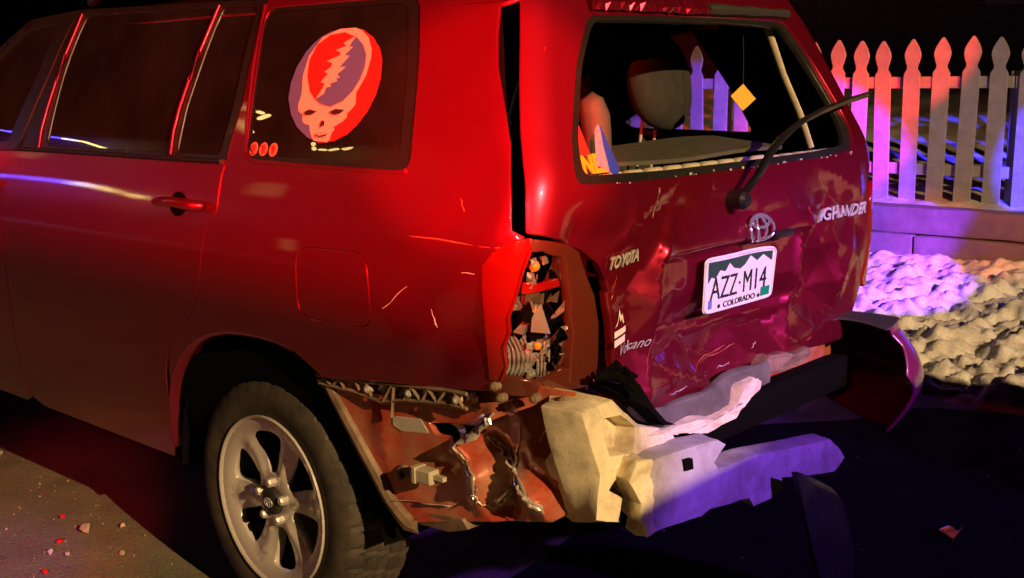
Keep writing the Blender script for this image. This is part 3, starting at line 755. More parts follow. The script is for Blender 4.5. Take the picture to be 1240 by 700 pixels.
def facet(s, z):
    # crumpled sheet: flat facets that meet in sharp folds
    for (a, b, c) in TRI:
        D = (b[1]-c[1])*(a[0]-c[0])+(c[0]-b[0])*(a[1]-c[1])
        if abs(D) < 1e-9: continue
        l1 = ((b[1]-c[1])*(s-c[0])+(c[0]-b[0])*(z-c[1]))/D; l2 = ((c[1]-a[1])*(s-c[0])+(a[0]-c[0])*(z-c[1]))/D
        if l1 >= -1e-6 and l2 >= -1e-6 and l1+l2 <= 1+1e-6: return 1.2*(l1*a[2]+l2*b[2]+(1-l1-l2)*c[2])
    return 0.
def gate_map(s, z):
    p = Vector(rear_map(s, z)); d = 0.
    # number-plate recess with the grip bar above it
    bx_ = max(0, min(1, (.41-abs(s))/.03)); bz = max(0, min(1, (1.112-z)/.012, (z-.875)/.05))
    sm = lambda t: t*t*(3-2*t)
    d -= .024*sm(bx_)*sm(bz)
    d += .012*sm(max(0, min(1, (.42-abs(s))/.03)))*sm(max(0, min(1, (z-1.108)/.012, (1.185-z)/.05)))
    dam = max(0, min(1, (1.34-z)/.15))
    if dam:
        if s < -.41: d -= .10*(-.41-s)*dam*min(1, max(0, (1.32-z)/.12))
        d -= .040*math.exp(-((s-.0)/.40)**2-((z-.80)/.14)**2)*dam
        d -= .030*math.exp(-((s-.48)/.16)**2-((z-.98)/.12)**2)*dam
        for (a, b, c, e, w_, am) in CREASE:
            L2 = (c-a)**2+(e-b)**2; t = ((s-a)*(c-a)+(z-b)*(e-b))/L2; tc = max(0, min(1, t))
            q = math.hypot(s-a-tc*(c-a), z-b-tc*(e-b))/w_
            if q < 1: d += .55*am*(1-q)**1.4*dam
        d += dam*(facet(s, z)+.0025*noise.noise(Vector((s*16, z*16, 4))))
    th = max(0, min(1, (abs(s)-.70)/.06))
    d *= 1-th
    n = Vector((0, -1, 0))
    p += n*d
    return tuple(p)
gate_out = [(-.872, 1.80), (-.86, 1.745), (-.862, 1.65), (-.866, 1.555), (-.868, 1.46), (-.868, 1.373), (-.862, 1.29), (-.853, 1.226), (-.80, 1.216), (-.74, 1.200), (-.699, 1.183), (-.650, 1.165), (-.600, 1.128), (-.563, 1.084), (-.549, 1.039), (-.530, .956), (-.515, .868), (-.505, .802), (-.495, .765), (-.465, .735), (-.431, .715),
            (-.343, .703), (-.25, .705), (-.16, .711), (.006, .726), (.197, .747), (.36, .735), (.519, .720), (.66, .712), (.70, .73), (.745, .832), (.775, .92), (.786, .978), (.775, 1.06), (.765, 1.146), (.76, 1.20), (.80, 1.28), (.83, 1.40), (.845, 1.60), (.85, 1.80)]
gate_win = rnd([(-.615, 1.722), (-.69, 1.60), (-.735, 1.40), (-.728, 1.318), (-.40, 1.309), (0, 1.309), (.47, 1.311), (.69, 1.322), (.735, 1.42), (.70, 1.60), (.64, 1.722), (.18, 1.727), (-.23, 1.725)], .045)
gate = panel('tailgate', gate_out, gate_map, 'red_paint', car, 1, [gate_win], step=.015, depth=.03, lip=.004, label='tailgate buckled and dented all over')
# black glass surround, empty of glass
inner = [((a-.0)*.952, (b-1.515)*.92+1.520) for a, b in gate_win]
panel('window_seal', gate_win, off(gate_map, -.008, 1), 'black_trim', gate, 1, [inner], step=.05, depth=.02)
# ragged remains of the roof spoiler along the top of the opening
bm = bmesh.new(); top = []; bot = []
xs = fr(-.62, .10, .018)
for i, x in enumerate(xs):
    p = Vector(rear_map(x, 1.735)); j = random.random()
    top.append(bm.verts.new(p+Vector((0, -.012-.010*j, .004+.006*random.random()+(.008 if x < -.3 else 0)*j)))); bot.append(bm.verts.new(p+Vector((0, -.014-.006*random.random(), -.010+.005*random.random()))))
bk = [bm.verts.new(Vector(rear_map(x, 1.76))+Vector((0, .0, .02))) for x in xs]
for i in range(len(xs)-1):
    bm.faces.new((bot[i], bot[i+1], top[i+1], top[i])); bm.faces.new((top[i], top[i+1], bk[i+1], bk[i]))
fin(bm, 'torn_spoiler_edge', 'red_paint', gate, smooth=0)
bm = bmesh.new(); tube(bm, [tuple(Vector(rear_map(x, 1.742))+Vector((0, -.012, 0))) for x in fr(.05, .66, .06)], [.012+.006*random.random() for _ in fr(.05, .66, .06)], 8); fin(bm, 'spoiler_foam', 'dark_plastic', gate)
# emblem: three crossing ellipses
bm = bmesh.new(); ec = (.042, 1.142)
for rx, rz, oz in ((.058, .040, 0), (.021, .038, 0), (.040, .015, .020)):
    ring = [tuple(mapn(gate_map, ec[0]+rx*math.cos(t), ec[1]+oz+rz*math.sin(t), 1)[0]+Vector((0, -.016, 0))) for t in [2*math.pi*k/32 for k in range(32)]]
    tube(bm, ring, .0048, 8, closed=True)
fin(bm, 'emblem', 'chrome', gate, smooth=60)
lettering('model_badge', 'HIGHLANDER', gate_map, (.43, 1.118, .735, 1.158), 'chrome_dull', gate, 1, .012, bold=.02, thick=.005)
lettering('maker_badge', 'TOYOTA', gate_map, (-.575, 1.108, -.475, 1.140), 'chrome_dull', gate, 1, .010, bold=.02, thick=.005, skew=.012)
lettering('script_sticker', 'Volcano', gate_map, (-.505, .880, -.418, .908), 'silver_decal', gate, 1, .005, italic=.3, bold=.004, skew=.016)
# mountain sticker
def decal(name, polys, fm, material, parent, sign=1, raise_=.003, step=.03):
    o = None
    for pl in polys:
        o = panel(name, pl, off(fm, raise_, sign), material, parent, sign, step=step, depth=0)
    return o
decal('mountain_sticker', [[(-0.5289, 0.9542), (-0.5202, 0.9712), (-0.5159, 1.0010), (-0.5087, 0.9823), (-0.5037, 0.9891), (-0.4943, 0.9653), (-0.4986, 0.9619), (-0.5044, 0.9755), (-0.5094, 0.9687), (-0.5159, 0.9840), (-0.5202, 0.9627)]], gate_map, 'white_decal', gate, raise_=.005)
decal('sticker_bar', [[(-0.5310, 0.9279), (-0.4857, 0.9398), (-0.4857, 0.9551), (-0.5310, 0.9449)]], gate_map, 'white_decal', gate, raise_=.005)
decal('sticker_bar', [[(-0.5296, 0.9041), (-0.4893, 0.9160), (-0.4886, 0.9330), (-0.5303, 0.9220)]], gate_map, 'white_decal', gate, raise_=.005)
# handle button and wash nozzle marks below the grip bar
rounded_box('latch_button', tuple(Vector(gate_map(.155, 1.118))+Vector((0, -.012, 0))), (.10, .02, .018), 'black_trim', gate, .004)

# number plate, bent at its right end
def plate_map(u, v):
    s = -.205+.322*u; z = .938+.150*v
    p = Vector(gate_map(-.04, 1.0)); q = Vector(rear_map(s, z))
    bend = .020*max(0, u-.55)**1.5*4+.006*math.sin(u*5)
    zz = z+.006*math.sin(u*3.1)*0-.012*max(0, u-.8)*(v-.5)*2
    return (q[0], q[1]-.012-bend*(.6+.4*v), zz)
PL = lambda u0, v0, u1, v1, r: rnd([(u0, v0), (u1, v0), (u1, v1), (u0, v1)], r)
plate = panel('license_plate', PL(0, 0, 1, 1, .09), plate_map, 'plate_cream', car, 1, step=.05, depth=.004, lip=.002)
mt = [(.035, .55), (.08, .66), (.13, .62), (.19, .76), (.26, .72), (.32, .86), (.40, .74), (.50, .70), (.58, .76), (.66, .90), (.76, .78), (.84, .88), (.89, .82), (.955, .74)]
decal('mountain_band', [[(.035, .93)]+mt+[(.955, .93)]], plate_map, 'plate_green', plate, raise_=.0012, step=.08)
def plate_line(v0, v1, a, b, t, bold, italic=0): lettering('plate_lettering', t, plate_map, (a, v0, b, v1), 'plate_ink', plate, 1, .0022, bold=bold)
plate_line(.24, .64, .07, .46, 'AZZ', .0); plate_line(.24, .64, .565, .90, 'M14', .0)
decal('plate_dot', [[(.50+.013*math.cos(t), .44+.03*math.sin(t)) for t in [k*.785 for k in range(8)]]], plate_map, 'plate_ink', plate, raise_=.002)
plate_line(.055, .17, .26, .76, 'COLORADO', .012)
for u in (.20, .81): decal('plate_bolt', [[(u+.018*math.cos(t), .10+.038*math.sin(t)) for t in [k*.524 for k in range(12)]]], plate_map, 'plate_ink', plate, raise_=.002)
decal('validation_tag', [PL(.84, .07, .955, .25, .01)], plate_map, 'tag_green', plate, raise_=.002)
decal('validation_tag', [PL(.055, .08, .10, .24, .01)], plate_map, 'sticker_blue', plate, raise_=.002)
bm = bmesh.new(); tube(bm, [tuple(mapn(plate_map, a, b, 1)[0]) for a, b in PL(.006, .012, .994, .988, .09)], .0028, 6, closed=True); fin(bm, 'plate_rim', 'plate_cream', plate, smooth=60)

# rear wiper
bm = bmesh.new()
wp = [(-.085, .095, 1.235), (-.078, .055, 1.262), (-.054, .035, 1.300), (-.01, .035, 1.338), (.03, .045, 1.358), (.12, .065, 1.388), (.208, .080, 1.412), (.30, .085, 1.438), (.40, .080, 1.462), (.52, .07, 1.485), (.655, .06, 1.505)]
tube(bm, wp, [.018, .018, .014, .013, .013, .013, .012, .010, .009, .007, .004], 10, flat=.6); 
arm = fin(bm, 'wiper', 'black_trim', car, smooth=50)
bm = bmesh.new(); tube(bm, [(x, y+.012, z-.012) for x, y, z in wp[5:]], .006, 6); fin(bm, 'wiper_blade', 'rubber', arm)
bm = bmesh.new(); lathe(bm, [(.026, .12), (.026, .055), (.018, .045), (.0005, .044)], (-.085, 0, 1.235), 'y', 24); fin(bm, 'wiper_pivot', 'black_trim', arm)

# left-over strip of glass and stickers at the left edge of the rear window
def shard(name, pts, y, material, parent, th=.005):
    f = [(x, y+dy, z) for x, dy, z in pts]; b = [(x, y+dy+th, z) for x, dy, z in pts]
    return slab(name, f, b, material, parent, bw=0)
jag = [(-.672, 0, 1.635), (-.632, .01, 1.640), (-.628, 0, 1.52), (-.626, -.03, 1.385), (-.660, -.03, 1.385), (-.665, -.02, 1.43), (-.685, -.02, 1.46), (-.683, -.01, 1.50), (-.695, 0, 1.53), (-.700, 0, 1.56), (-.678, 0, 1.57)]
shard('glass_remnant', [(x, dy+.18+(z-1.39)*.28, z) for x, dy, z in jag], 0, 'sticker_red', gate)  # red glare on the glass strip put into its colour
def remn(u, v): return (u, .135+(v-1.33)*.33, v)
lettering('bumper_sticker', 'NEL', remn, (-.665, 1.340, -.565, 1.385), 'sticker_yellow', gate, 1, .004, bold=.05, thick=.004)
lettering('sticker_line', 'IIIIIIIIIIII', remn, (-.665, 1.326, -.548, 1.336), 'white_decal', gate, 1, .004, bold=.02, thick=.002)
panel('sticker_cone', [(-.61, 1.36), (-.585, 1.435), (-.57, 1.450), (-.555, 1.335), (-.575, 1.345)], off(remn, .007, 1), 'cone_pale', gate, 1, step=.02, depth=.002)
panel('sticker_cone', [(-.572, 1.345), (-.572, 1.40), (-.566, 1.445), (-.535, 1.345), (-.548, 1.328)], off(remn, .009, 1), 'cone_blue', gate, 1, step=.02, depth=.002)
# glass crumbs along the sill of the opening
crumbs = bmesh.new()
for i in range(60):
    x = random.uniform(-.62, .66); p = Vector(rear_map(x, 1.312)); s = random.uniform(.003, .008)*random.uniform(.5, 1)
    box(crumbs, p+Vector((0, random.uniform(-.008, .03), s*.4+random.uniform(-.002, .004))), (s, s, s*.8), Matrix.Rotation(random.uniform(0, 3), 3, 'Z') @ Matrix.Rotation(random.uniform(-.5, .5), 3, 'X'))
o = fin(crumbs, 'glass_crumbs', 'debris_clear', gate, smooth=0); o['kind'] = 'stuff'

# ---------------------------------------------------------------- interior seen through the opening
def seat(x0, y0, wdt):
    b = rounded_box('rear_seat', (x0, y0, 1.02), (wdt, .16, .66), 'interior_dark', car, .05, 3, Matrix.Rotation(rad(-12), 3, 'X'))
    return b
for x0, wdt in ((-.42, .52), (.42, .52)):
    b = seat(x0, .92, wdt)
for x0, y0, z0, rx, rz, ry in ((.435, .70, 1.545, .150, .165, .07), (-.42, .86, 1.50, .12, .10, .05)):
    bm = bmesh.new(); bmesh.ops.create_icosphere(bm, subdivisions=4, radius=1)
    for v in bm.verts:
        c = v.co; k = 1.0
        c.x = math.copysign(abs(c.x)**.85, c.x); c.z = math.copysign(abs(c.z)**.85, c.z)
        v.co = Vector((c.x*rx, c.y*ry, c.z*rz))
    bmesh.ops.rotate(bm, verts=bm.verts, cent=(0, 0, 0), matrix=Matrix.Rotation(rad(-14), 3, 'X') @ Matrix.Rotation(rad(9), 3, 'Y'))
    hr = fin(bm, 'headrest', 'interior_dark', car, smooth=80); hr.location = (x0, y0, z0)
    bm = bmesh.new()
    for dx in (-.04, .04): tube(bm, [(dx, .03, -.08), (dx, .06, -.30)], .006, 8)
    fin(bm, 'headrest_post', 'chrome_dull', hr, smooth=60)
bm = bmesh.new(); tube(bm, [(.40, .95, 1.66), (.395, .94, 1.62), (.42, .93, 1.55), (.45, .92, 1.48)], [.02, .026, .022, .016], 8, flat=.35); fin(bm, 'seat_belt', 'interior_grey', car)
# grey trim at left of the opening
bm = bmesh.new(); tube(bm, [(-.40, .30, 1.36), (-.395, .31, 1.42), (-.39, .32, 1.46), (-.395, .33, 1.50), (-.405, .335, 1.515)], [.034, .038, .040, .034, .02], 12); fin(bm, 'grab_handle', 'interior_grey', car, smooth=70)
# cargo shelf behind the sill with ribs of the sill trim
sh = panel('cargo_shelf', [(-.52, .20), (.36, .20), (.36, .44), (-.45, .44), (-.50, .36)], lambda x, y: (x, y, 1.352+.10*(y-.2)+.004*math.sin(x*9)), 'interior_grey', car, 1, step=.06, depth=.012)
for i in range(14):
    x = -.505+i*.085
    bm = bmesh.new(); box(bm, (0, 0, 0), (.074, .026, .034)); bevel(bm, .010, 3); 
    for v in bm.verts: v.co.z -= .010*(v.co.x/.037)**2; v.co.x += v.co.z*.4
    o = fin(bm, 'sill_rib', 'cream_plastic', car); o.location = (x, .175+.012*abs(x), 1.322)
    if i > 8: o.scale = (.9, 1, .6)
panel('cargo_floor', [(-.80, .22), (.80, .22), (.80, 2.6), (-.80, 2.6)], lambda x, y: (x, y, .78), 'interior_dark', car, 1, step=.3, depth=.01)
panel('headlining', [(-.66, .40), (.66, .40), (.66, 2.7), (-.66, 2.7)], lambda x, y: (x, y, 1.765), 'interior_dark', car, -1, step=.3, depth=0)
# right-hand pillar cover, and its trim moved inward to catch the street lamp
bm = bmesh.new(); tube(bm, [(.487, .330, 1.70), (.501, .280, 1.56), (.512, .225, 1.44), (.515, .185, 1.335)], [.014, .012, .012, .012], 8, flat=.5); fin(bm, 'loose_trim', 'cream_plastic', car, smooth=60)
panel('pillar_cover', [(.30, 1.31), (.58, 1.31), (.56, 1.40), (.62, 1.55), (.72, 1.74), (.42, 1.74)], off(mir(side_map), -.07, 1), 'inner_black', car, -1, step=.06, depth=.01)
bm = bmesh.new(); tg = [(.384+dx, .35-dx*.6, 1.4915+dz) for dx, dz in ((-.036, .006), (.0, .042), (.038, -.004), (.0, -.040))]
A = [bm.verts.new(p) for p in tg]; B = [bm.verts.new((p[0]+.001, p[1]+.002, p[2])) for p in tg]; bm.faces.new(A); bm.faces.new(B[::-1])
for i in range(4): bm.faces.new((A[i], B[i], B[(i+1) % 4], A[(i+1) % 4]))
tag_ = fin(bm, 'moved_sticker', 'sticker_yellow', car, smooth=0)  # window sticker hung inside where the street lamp reaches; its string is made up
bm = bmesh.new(); tube(bm, [tg[1], (.386, .352, 1.62), (.388, .36, 1.765)], .0012, 5); fin(bm, 'added_string', 'interior_dark', tag_)

# ---------------------------------------------------------------- left tail lamp, broken open
lensL = [(-.926, .884), (-.937, .984), (-.952, 1.109), (-.955, 1.146), (-.935, 1.168), (-.916, 1.185), (-.881, 1.204), (-.844, 1.209), (-.842, 1.184), (-.856, 1.136), (-.865, 1.09), (-.883, 1.032), (-.880, 1.00), (-.892, .964), (-.886, .92), (-.898, .885)]
lampL = panel('tail_lamp', lensL, off(rear_map, .004, 1), 'lens_red', car, 1, step=.022, depth=.02, lip=.004, label='smashed left tail lamp with its lens broken out')
housR = [(-.842, 1.207), (-.79, 1.198), (-.733, 1.185), (-.694, 1.165), (-.665, 1.11), (-.632, 1.053), (-.615, .984), (-.612, .90), (-.613, .853), (-.644, .836), (-.68, .842), (-.703, .857), (-.701, .942), (-.696, .98), (-.710, 1.024), (-.708, 1.06), (-.719, 1.103), (-.728, 1.14), (-.741, 1.163), (-.77, 1.17), (-.806, 1.185), (-.842, 1.184)]
panel('lamp_housing', housR, off(rear_map, .0, 1), 'lens_dark', lampL, 1, step=.022, depth=.03, lip=.004)
cav = [(-.86, 1.20), (-.72, 1.19), (-.66, 1.10), (-.64, .85), (-.92, .86), (-.91, 1.05), (-.90, 1.15)]
panel('lamp_bowl', cav, off(rear_map, -.075, 1), 'inner_black', lampL, 1, step=.03, depth=0)
panel('lamp_floor', [(-.92, .85), (-.62, .83), (-.62, .875), (-.70, .885), (-.80, .872), (-.905, .892)], off(rear_map, -.006, 1), 'lens_dark', lampL, 1, step=.025, depth=.03)
# mirror facets of the two reflector bowls
def facets(cs, cz, cols, rows, w_, h_, depth, keep, seed, material, name):
    rr = random.Random(seed)
    for i in range(cols):
        for j in range(rows):
            if rr.random() > keep: continue
            u = cs+(i-(cols-1)/2)*w_; v = cz+(j-(rows-1)/2)*h_
            k = ((i-(cols-1)/2)/cols*2)**2+((j-(rows-1)/2)/rows*2)**2
            p, n = mapn(rear_map, u, v, 1); p = p-n*(depth-.022*k)
            t1 = Vector((0, 0, 1)).cross(n).normalized(); t2 = n.cross(t1)
            n2 = (n+t1*rr.uniform(-.35, .35)+t2*rr.uniform(-.35, .35)).normalized(); t1 = t2.cross(n2).normalized(); t2 = n2.cross(t1)
            bm = bmesh.new(); q = [p+t1*a*w_*.5+t2*b*h_*.5 for a, b in ((-1+rr.uniform(-.2, .2), -1+rr.uniform(-.2, .2)), (1, -1), (1+rr.uniform(-.3, .2), 1), (-1, 1+rr.uniform(-.3, .3)))]
            A = [bm.verts.new(c) for c in q]; B = [bm.verts.new(c-n2*.004) for c in q]; C = bm.verts.new(p+n2*.003)
            for a in range(4): bm.faces.new((A[a], A[(a+1) % 4], C)); bm.faces.new((A[a], B[a], B[(a+1) % 4], A[(a+1) % 4]))
            bm.faces.new(B[::-1]); fin(bm, name, material, lampL, smooth=0)
facets(-.755, 1.130, 2, 2, .042, .036, .040, .95, 3, 'reflector', 'reflector_facet')
facets(-.800, 1.130, 3, 4, .020, .018, .045, .6, 11, 'chrome', 'reflector_facet')
facets(-.735, .940, 2, 3, .042, .034, .035, .95, 5, 'reflector', 'reflector_facet')
facets(-.80, .925, 4, 5, .018, .018, .040, .5, 8, 'chrome', 'reflector_facet')
# corrugated remains of the clear reversing lens, with a few loose ribs
def corr(u, v):
    p, n = mapn(rear_map, u, v, 1); t = (v-.925)/.06
    ph = (u+.03*t*t)*2*math.pi/.0125
    return tuple(p-n*(.022-.004*math.sin(ph)+.012*t*t+.003*math.sin(v*160)))
panel('clear_lens', [(-.896, .875), (-.899, .92), (-.895, .975), (-.872, .985), (-.858, .970), (-.84, .984), (-.83, .962), (-.812, .966), (-.818, .94), (-.803, .925), (-.818, .905), (-.806, .885), (-.83, .868), (-.86, .872)], corr, 'clear_plastic', lampL, 1, step=.0035, depth=.003, lip=.0008)
for i in range(4):
    bm = bmesh.new(); pts = []
    for k in range(7):
        t = (k-3)/3; u = -.80+.013*i+.008*t*t; v = .905+.03*t+.008*math.sin(3*i)
        p, n = mapn(rear_map, u, v, 1); pts.append(tuple(p-n*(.03-.010*(1-t*t))))
    tube(bm, pts, [.002+.003*((k*7+i*3) % 5)/4 for k in range(7)], 6); fin(bm, 'lens_rib', 'clear_plastic', lampL, smooth=40)
# bulbs and broken plastic
for (u, v, m_, r) in ((-.815, 1.145, 'amber', .014), (-.815, 1.045, 'amber', .011), (-.795, .955, 'amber', .012)):
    p, n = mapn(rear_map, u, v, 1); bm = bmesh.new(); bmesh.ops.create_icosphere(bm, subdivisions=2, radius=r, matrix=Matrix.Translation(p-n*.03)); fin(bm, 'bulb', m_, lampL, smooth=80)
rr = random.Random(21)
for i in range(26):
    u = rr.uniform(-.865, -.715); v = rr.uniform(.985, 1.095) if i < 17 else rr.uniform(.89, 1.17); p, n = mapn(rear_map, u, v, 1); p = p-n*rr.uniform(.01, .055)
    s = rr.uniform(.02, .052) if i < 17 else rr.uniform(.008, .02); bm = bmesh.new()
    q = [Vector((rr.uniform(-1, 1), rr.uniform(-.6, .6), rr.uniform(-1, 1)))*s for _ in range(4)]
    A = [bm.verts.new(p+c) for c in q]; th = Vector((rr.uniform(-1, 1), rr.uniform(-1, 1), rr.uniform(-1, 1))).normalized()*.003
    B = [bm.verts.new(p+c+th) for c in q]
    bmesh.ops.convex_hull(bm, input=A+B)
    fin(bm, 'broken_plastic', rr.choice(['olive_plastic', 'olive_plastic', 'inner_black', 'inner_black', 'clear_plastic', 'olive_plastic', 'chrome', 'lens_dark']), lampL, smooth=0)
# bright broken ledge: red shelf between bowls
panel('lamp_shelf', [(-.85, 1.085), (-.73, 1.09), (-.735, 1.105), (-.80, 1.100), (-.85, 1.108)], off(rear_map, -.02, 1), 'lens_red', lampL, 1, step=.02, depth=.02)
# pale torn rim of the lens
bm = bmesh.new(); tube(bm, [tuple(mapn(rear_map, a, b, 1)[0]+mapn(rear_map, a, b, 1)[1]*.004) for a, b in lensL[8:]], [.0035+.002*random.random() for _ in lensL[8:]], 6); fin(bm, 'lens_edge', 'lens_red', lampL, smooth=60)
# whole lamp on the right corner
lens2 = [(.955, .90), (.965, 1.12), (.93, 1.19), (.82, 1.215), (.775, 1.15), (.79, .98), (.76, .88), (.80, .86)]
panel('tail_lamp', rnd(lens2, .03), off(rear_map, .004, 1), 'lens_red', car, 1, step=.03, depth=.02)

# ---------------------------------------------------------------- bare body behind the lost bumper
INN = [(.865, .775), (.82, .750), (.76, .685), (.70, .607), (.65, .545), (.60, .487), (.56, .462), (.53, .452), (.40, .485), (.23, .523), (.09, .555), (.03, .60), (.02, .70), (.03, .80), (.06, .858), (.26, .868), (.55, .850)]
CR2 = [(.255, .775, .36, .69, .045, .022), (.36, .69, .303, .62, .04, .020), (.303, .62, .31, .555, .045, .022), (.273, .718, .205, .66, .045, -.026), (.205, .66, .135, .61, .05, .030), (.135, .61, .10, .57, .05, .022), (.24, .64, .23, .55, .06, -.03), (.18, .80, .13, .70, .06, .018), (.63, .70, .60, .52, .06, .006)]
def in_map(y, z):
    d = 0
    for (a, b, c, e, w_, am) in CR2:
        L2 = (c-a)**2+(e-b)**2; t = ((y-a)*(c-a)+(z-b)*(e-b))/L2; tc = max(0, min(1, t))
        q = math.hypot(y-a-tc*(c-a), z-b-tc*(e-b))/w_
        if q < 1: d += am*(1-q)**1.2
    d += .004*noise.noise(Vector((y*12, z*12, 3)))
    d -= .018*max(0, (z-.80)/.06)*(y > .0)
    rf = max(0, .12-y)
    return (-.828-.088*y-d+.9*rf*rf*4, y, z)
slot = rnd([(.478, .728), (.30, .752), (.275, .738), (.34, .700), (.45, .694)], .012, 3)
inq = panel('inner_quarter', INN, in_map, 'primer', car, -1, [slot], step=.016, depth=.02, lip=.004, label='torn and crumpled bare body metal where the bumper was')
panel('slot_backing', [(.2, .66), (.56, .66), (.56, .78), (.2, .78)], lambda y, z: (-.80, y, z), 'inner_black', inq, -1, step=.1, depth=0)
panel('pale_patch', [(.585, .722), (.495, .728), (.470, .700), (.56, .690), (.585, .70)], off(in_map, .003, -1), 'bare_metal', inq, -1, step=.02, depth=.002)
panel('pale_patch', [(.40, .742), (.345, .722), (.36, .708), (.385, .72), (.425, .735)], off(in_map, -.015, -1), 'bare_metal', inq, -1, step=.02, depth=.002)
# sharp torn edges catching the light
def torn(pts, r0, seed):
    r0 *= .6
    rr = random.Random(seed); q = []
    for (a, b), (c, d) in zip(pts, pts[1:]):
        for k in range(5):
            t = k/5; y = a+(c-a)*t+rr.uniform(-.004, .004); z = b+(d-b)*t+rr.uniform(-.003, .003)
            p, n = mapn(in_map, y, z, -1); q.append(tuple(p+n*.003))
    bm = bmesh.new(); tube(bm, q, [r0*rr.uniform(.4, 1.2) for _ in q], 6); fin(bm, 'torn_edge', 'bare_metal', inq, smooth=50)
torn([(.255, .785), (.262, .765), (.31, .73), (.36, .695), (.335, .655), (.303, .625), (.318, .59), (.308, .562)], .008, 1)
torn([(.285, .722), (.25, .70), (.205, .66), (.17, .632), (.135, .612), (.105, .58)], .011, 2)
torn([(.308, .562), (.27, .545), (.25, .56), (.24, .60)], .0038, 3)
torn([(.205, .66), (.19, .72), (.16, .80)], .0035, 4)
torn([(.12, .74), (.10, .80), (.07, .85)], .003, 5)
def flap(pts, wid, seed):
    rr = random.Random(seed); bm = bmesh.new(); L = []; R_ = []
    P2 = [Vector(pts[i]).lerp(Vector(pts[i+1]), k/4) for i in range(len(pts)-1) for k in range(4)]+[Vector(pts[-1])]
    for i, q in enumerate(P2):
        a = P2[max(0, i-1)]; b = P2[min(len(P2)-1, i+1)]; t = (b-a).normalized(); o2 = Vector((-t.y, t.x))
        w_ = wid*rr.uniform(.5, 1.2)*(1 if 0 < i < len(P2)-1 else .3)
        for lst, sg_, hh in ((L, 1, rr.uniform(.0, .004)), (R_, -1, rr.uniform(.010, .026))):
            u = q+o2*w_*sg_; p, n = mapn(in_map, u.x, u.y, -1); lst.append(bm.verts.new(p+n*hh))
    for i in range(len(L)-1): bm.faces.new((L[i], L[i+1], R_[i+1], R_[i]))
    o = fin(bm, 'metal_flap', 'bare_metal', inq, smooth=25)
    md = o.modifiers.new('sheet', 'SOLIDIFY'); md.thickness = .0015
flap([(.262, .775), (.31, .735), (.36, .695), (.335, .655), (.305, .625), (.315, .585), (.305, .562)], .007, 3)
flap([(.285, .722), (.245, .695), (.205, .66), (.165, .63), (.13, .605), (.105, .578)], .011, 4)
flap([(.24, .60), (.255, .575), (.27, .556)], .010, 6)
flap([(.585, .505), (.50, .515), (.40, .525)], .003, 7)
# plastic bumper carrier under the quarter panel: two rails joined by struts, bolts
bk_ = empty('bumper_bracket', (0, 0, 0)); bk_.parent = car
def ypt(y, z, x=-.905): return (x, y, z)
bm = bmesh.new(); tube(bm, [ypt(.862, .792), ypt(.70, .803), ypt(.52, .820), ypt(.36, .834), ypt(.30, .836)], .006, 4); fin(bm, 'bracket_rail', 'brown_plastic', bk_)
bm = bmesh.new(); tube(bm, [ypt(.85, .770), ypt(.70, .772), ypt(.60, .762), ypt(.52, .782), ypt(.36, .802), ypt(.30, .800)], .0055, 4); fin(bm, 'bracket_rail', 'brown_plastic', bk_)
for (a, b, c, d) in ((.83, .792, .80, .772), (.80, .772, .765, .798), (.765, .798, .745, .770), (.70, .80, .68, .771), (.64, .772, .66, .806), (.60, .762, .56, .815), (.555, .81, .565, .73), (.52, .782, .49, .820), (.49, .82, .455, .79), (.455, .79, .43, .826), (.40, .798, .37, .832), (.43, .826, .40, .798), (.31, .80, .34, .834)):
    bm = bmesh.new(); tube(bm, [ypt(a, b), ypt(c, d)], .005, 4); fin(bm, 'bracket_strut', 'brown_plastic', bk_)
for (y, z) in ((.655, .787), (.335, .815), (.50, .803)):
    bm = bmesh.new(); lathe(bm, [(.010, .01), (.010, -.008), (.005, -.010), (.005, -.013), (.0005, -.014)], ypt(y, z, -.902), 'x', 14); fin(bm, 'bolt', 'chrome_dull', bk_)
panel('bracket_plate', [(.86, .765), (.86, .80), (.29, .845), (.29, .79), (.55, .775)], lambda y, z: (-.885, y, z), 'lens_dark', bk_, -1, step=.05, depth=.006)
# arch liner edge
bm = bmesh.new(); ln = [(-.893, .845, .785), (-.897, .80, .745), (-.897, .75, .685), (-.895, .695, .617), (-.892, .65, .560), (-.89, .602, .502), (-.888, .565, .470), (-.885, .535, .448), (-.88, .518, .440), (-.876, .525, .455)]
tube(bm, ln, [.010, .014, .014, .015, .015, .016, .017, .018, .015, .008], 8, flat=1.3); lin = fin(bm, 'arch_liner', 'brown_plastic', car)
for i in range(7):
    t = i/7; k = int(t*7); a = Vector(ln[k+1]); bm = bmesh.new(); box(bm, a+Vector((.002, .018, .002)), (.012, .022, .014)); bevel(bm, .003, 1); fin(bm, 'liner_clip', 'brown_plastic', lin)
# wiring plug hanging out
bm = bmesh.new(); lathe(bm, [(.020, .03), (.022, -.008), (.018, -.014), (.012, -.012), (.010, -.004), (.0005, -.003)], (-.876, .553, .580), 'x', 20); fin(bm, 'grommet', 'brown_plastic', car, smooth=40)
bm = bmesh.new(); tube(bm, [(-.875, .545, .583), (-.90, .51, .598), (-.905, .49, .603)], .012, 8); fin(bm, 'plug_lead', 'dark_plastic', car)
bm = bmesh.new(); box(bm, (-.912, .445, .607), (.036, .075, .036)); bevel(bm, .004, 1); box(bm, (-.914, .463, .607), (.040, .010, .040)); box(bm, (-.912, .392, .610), (.014, .035, .012)); fin(bm, 'wiring_plug', 'cream_plastic', car)
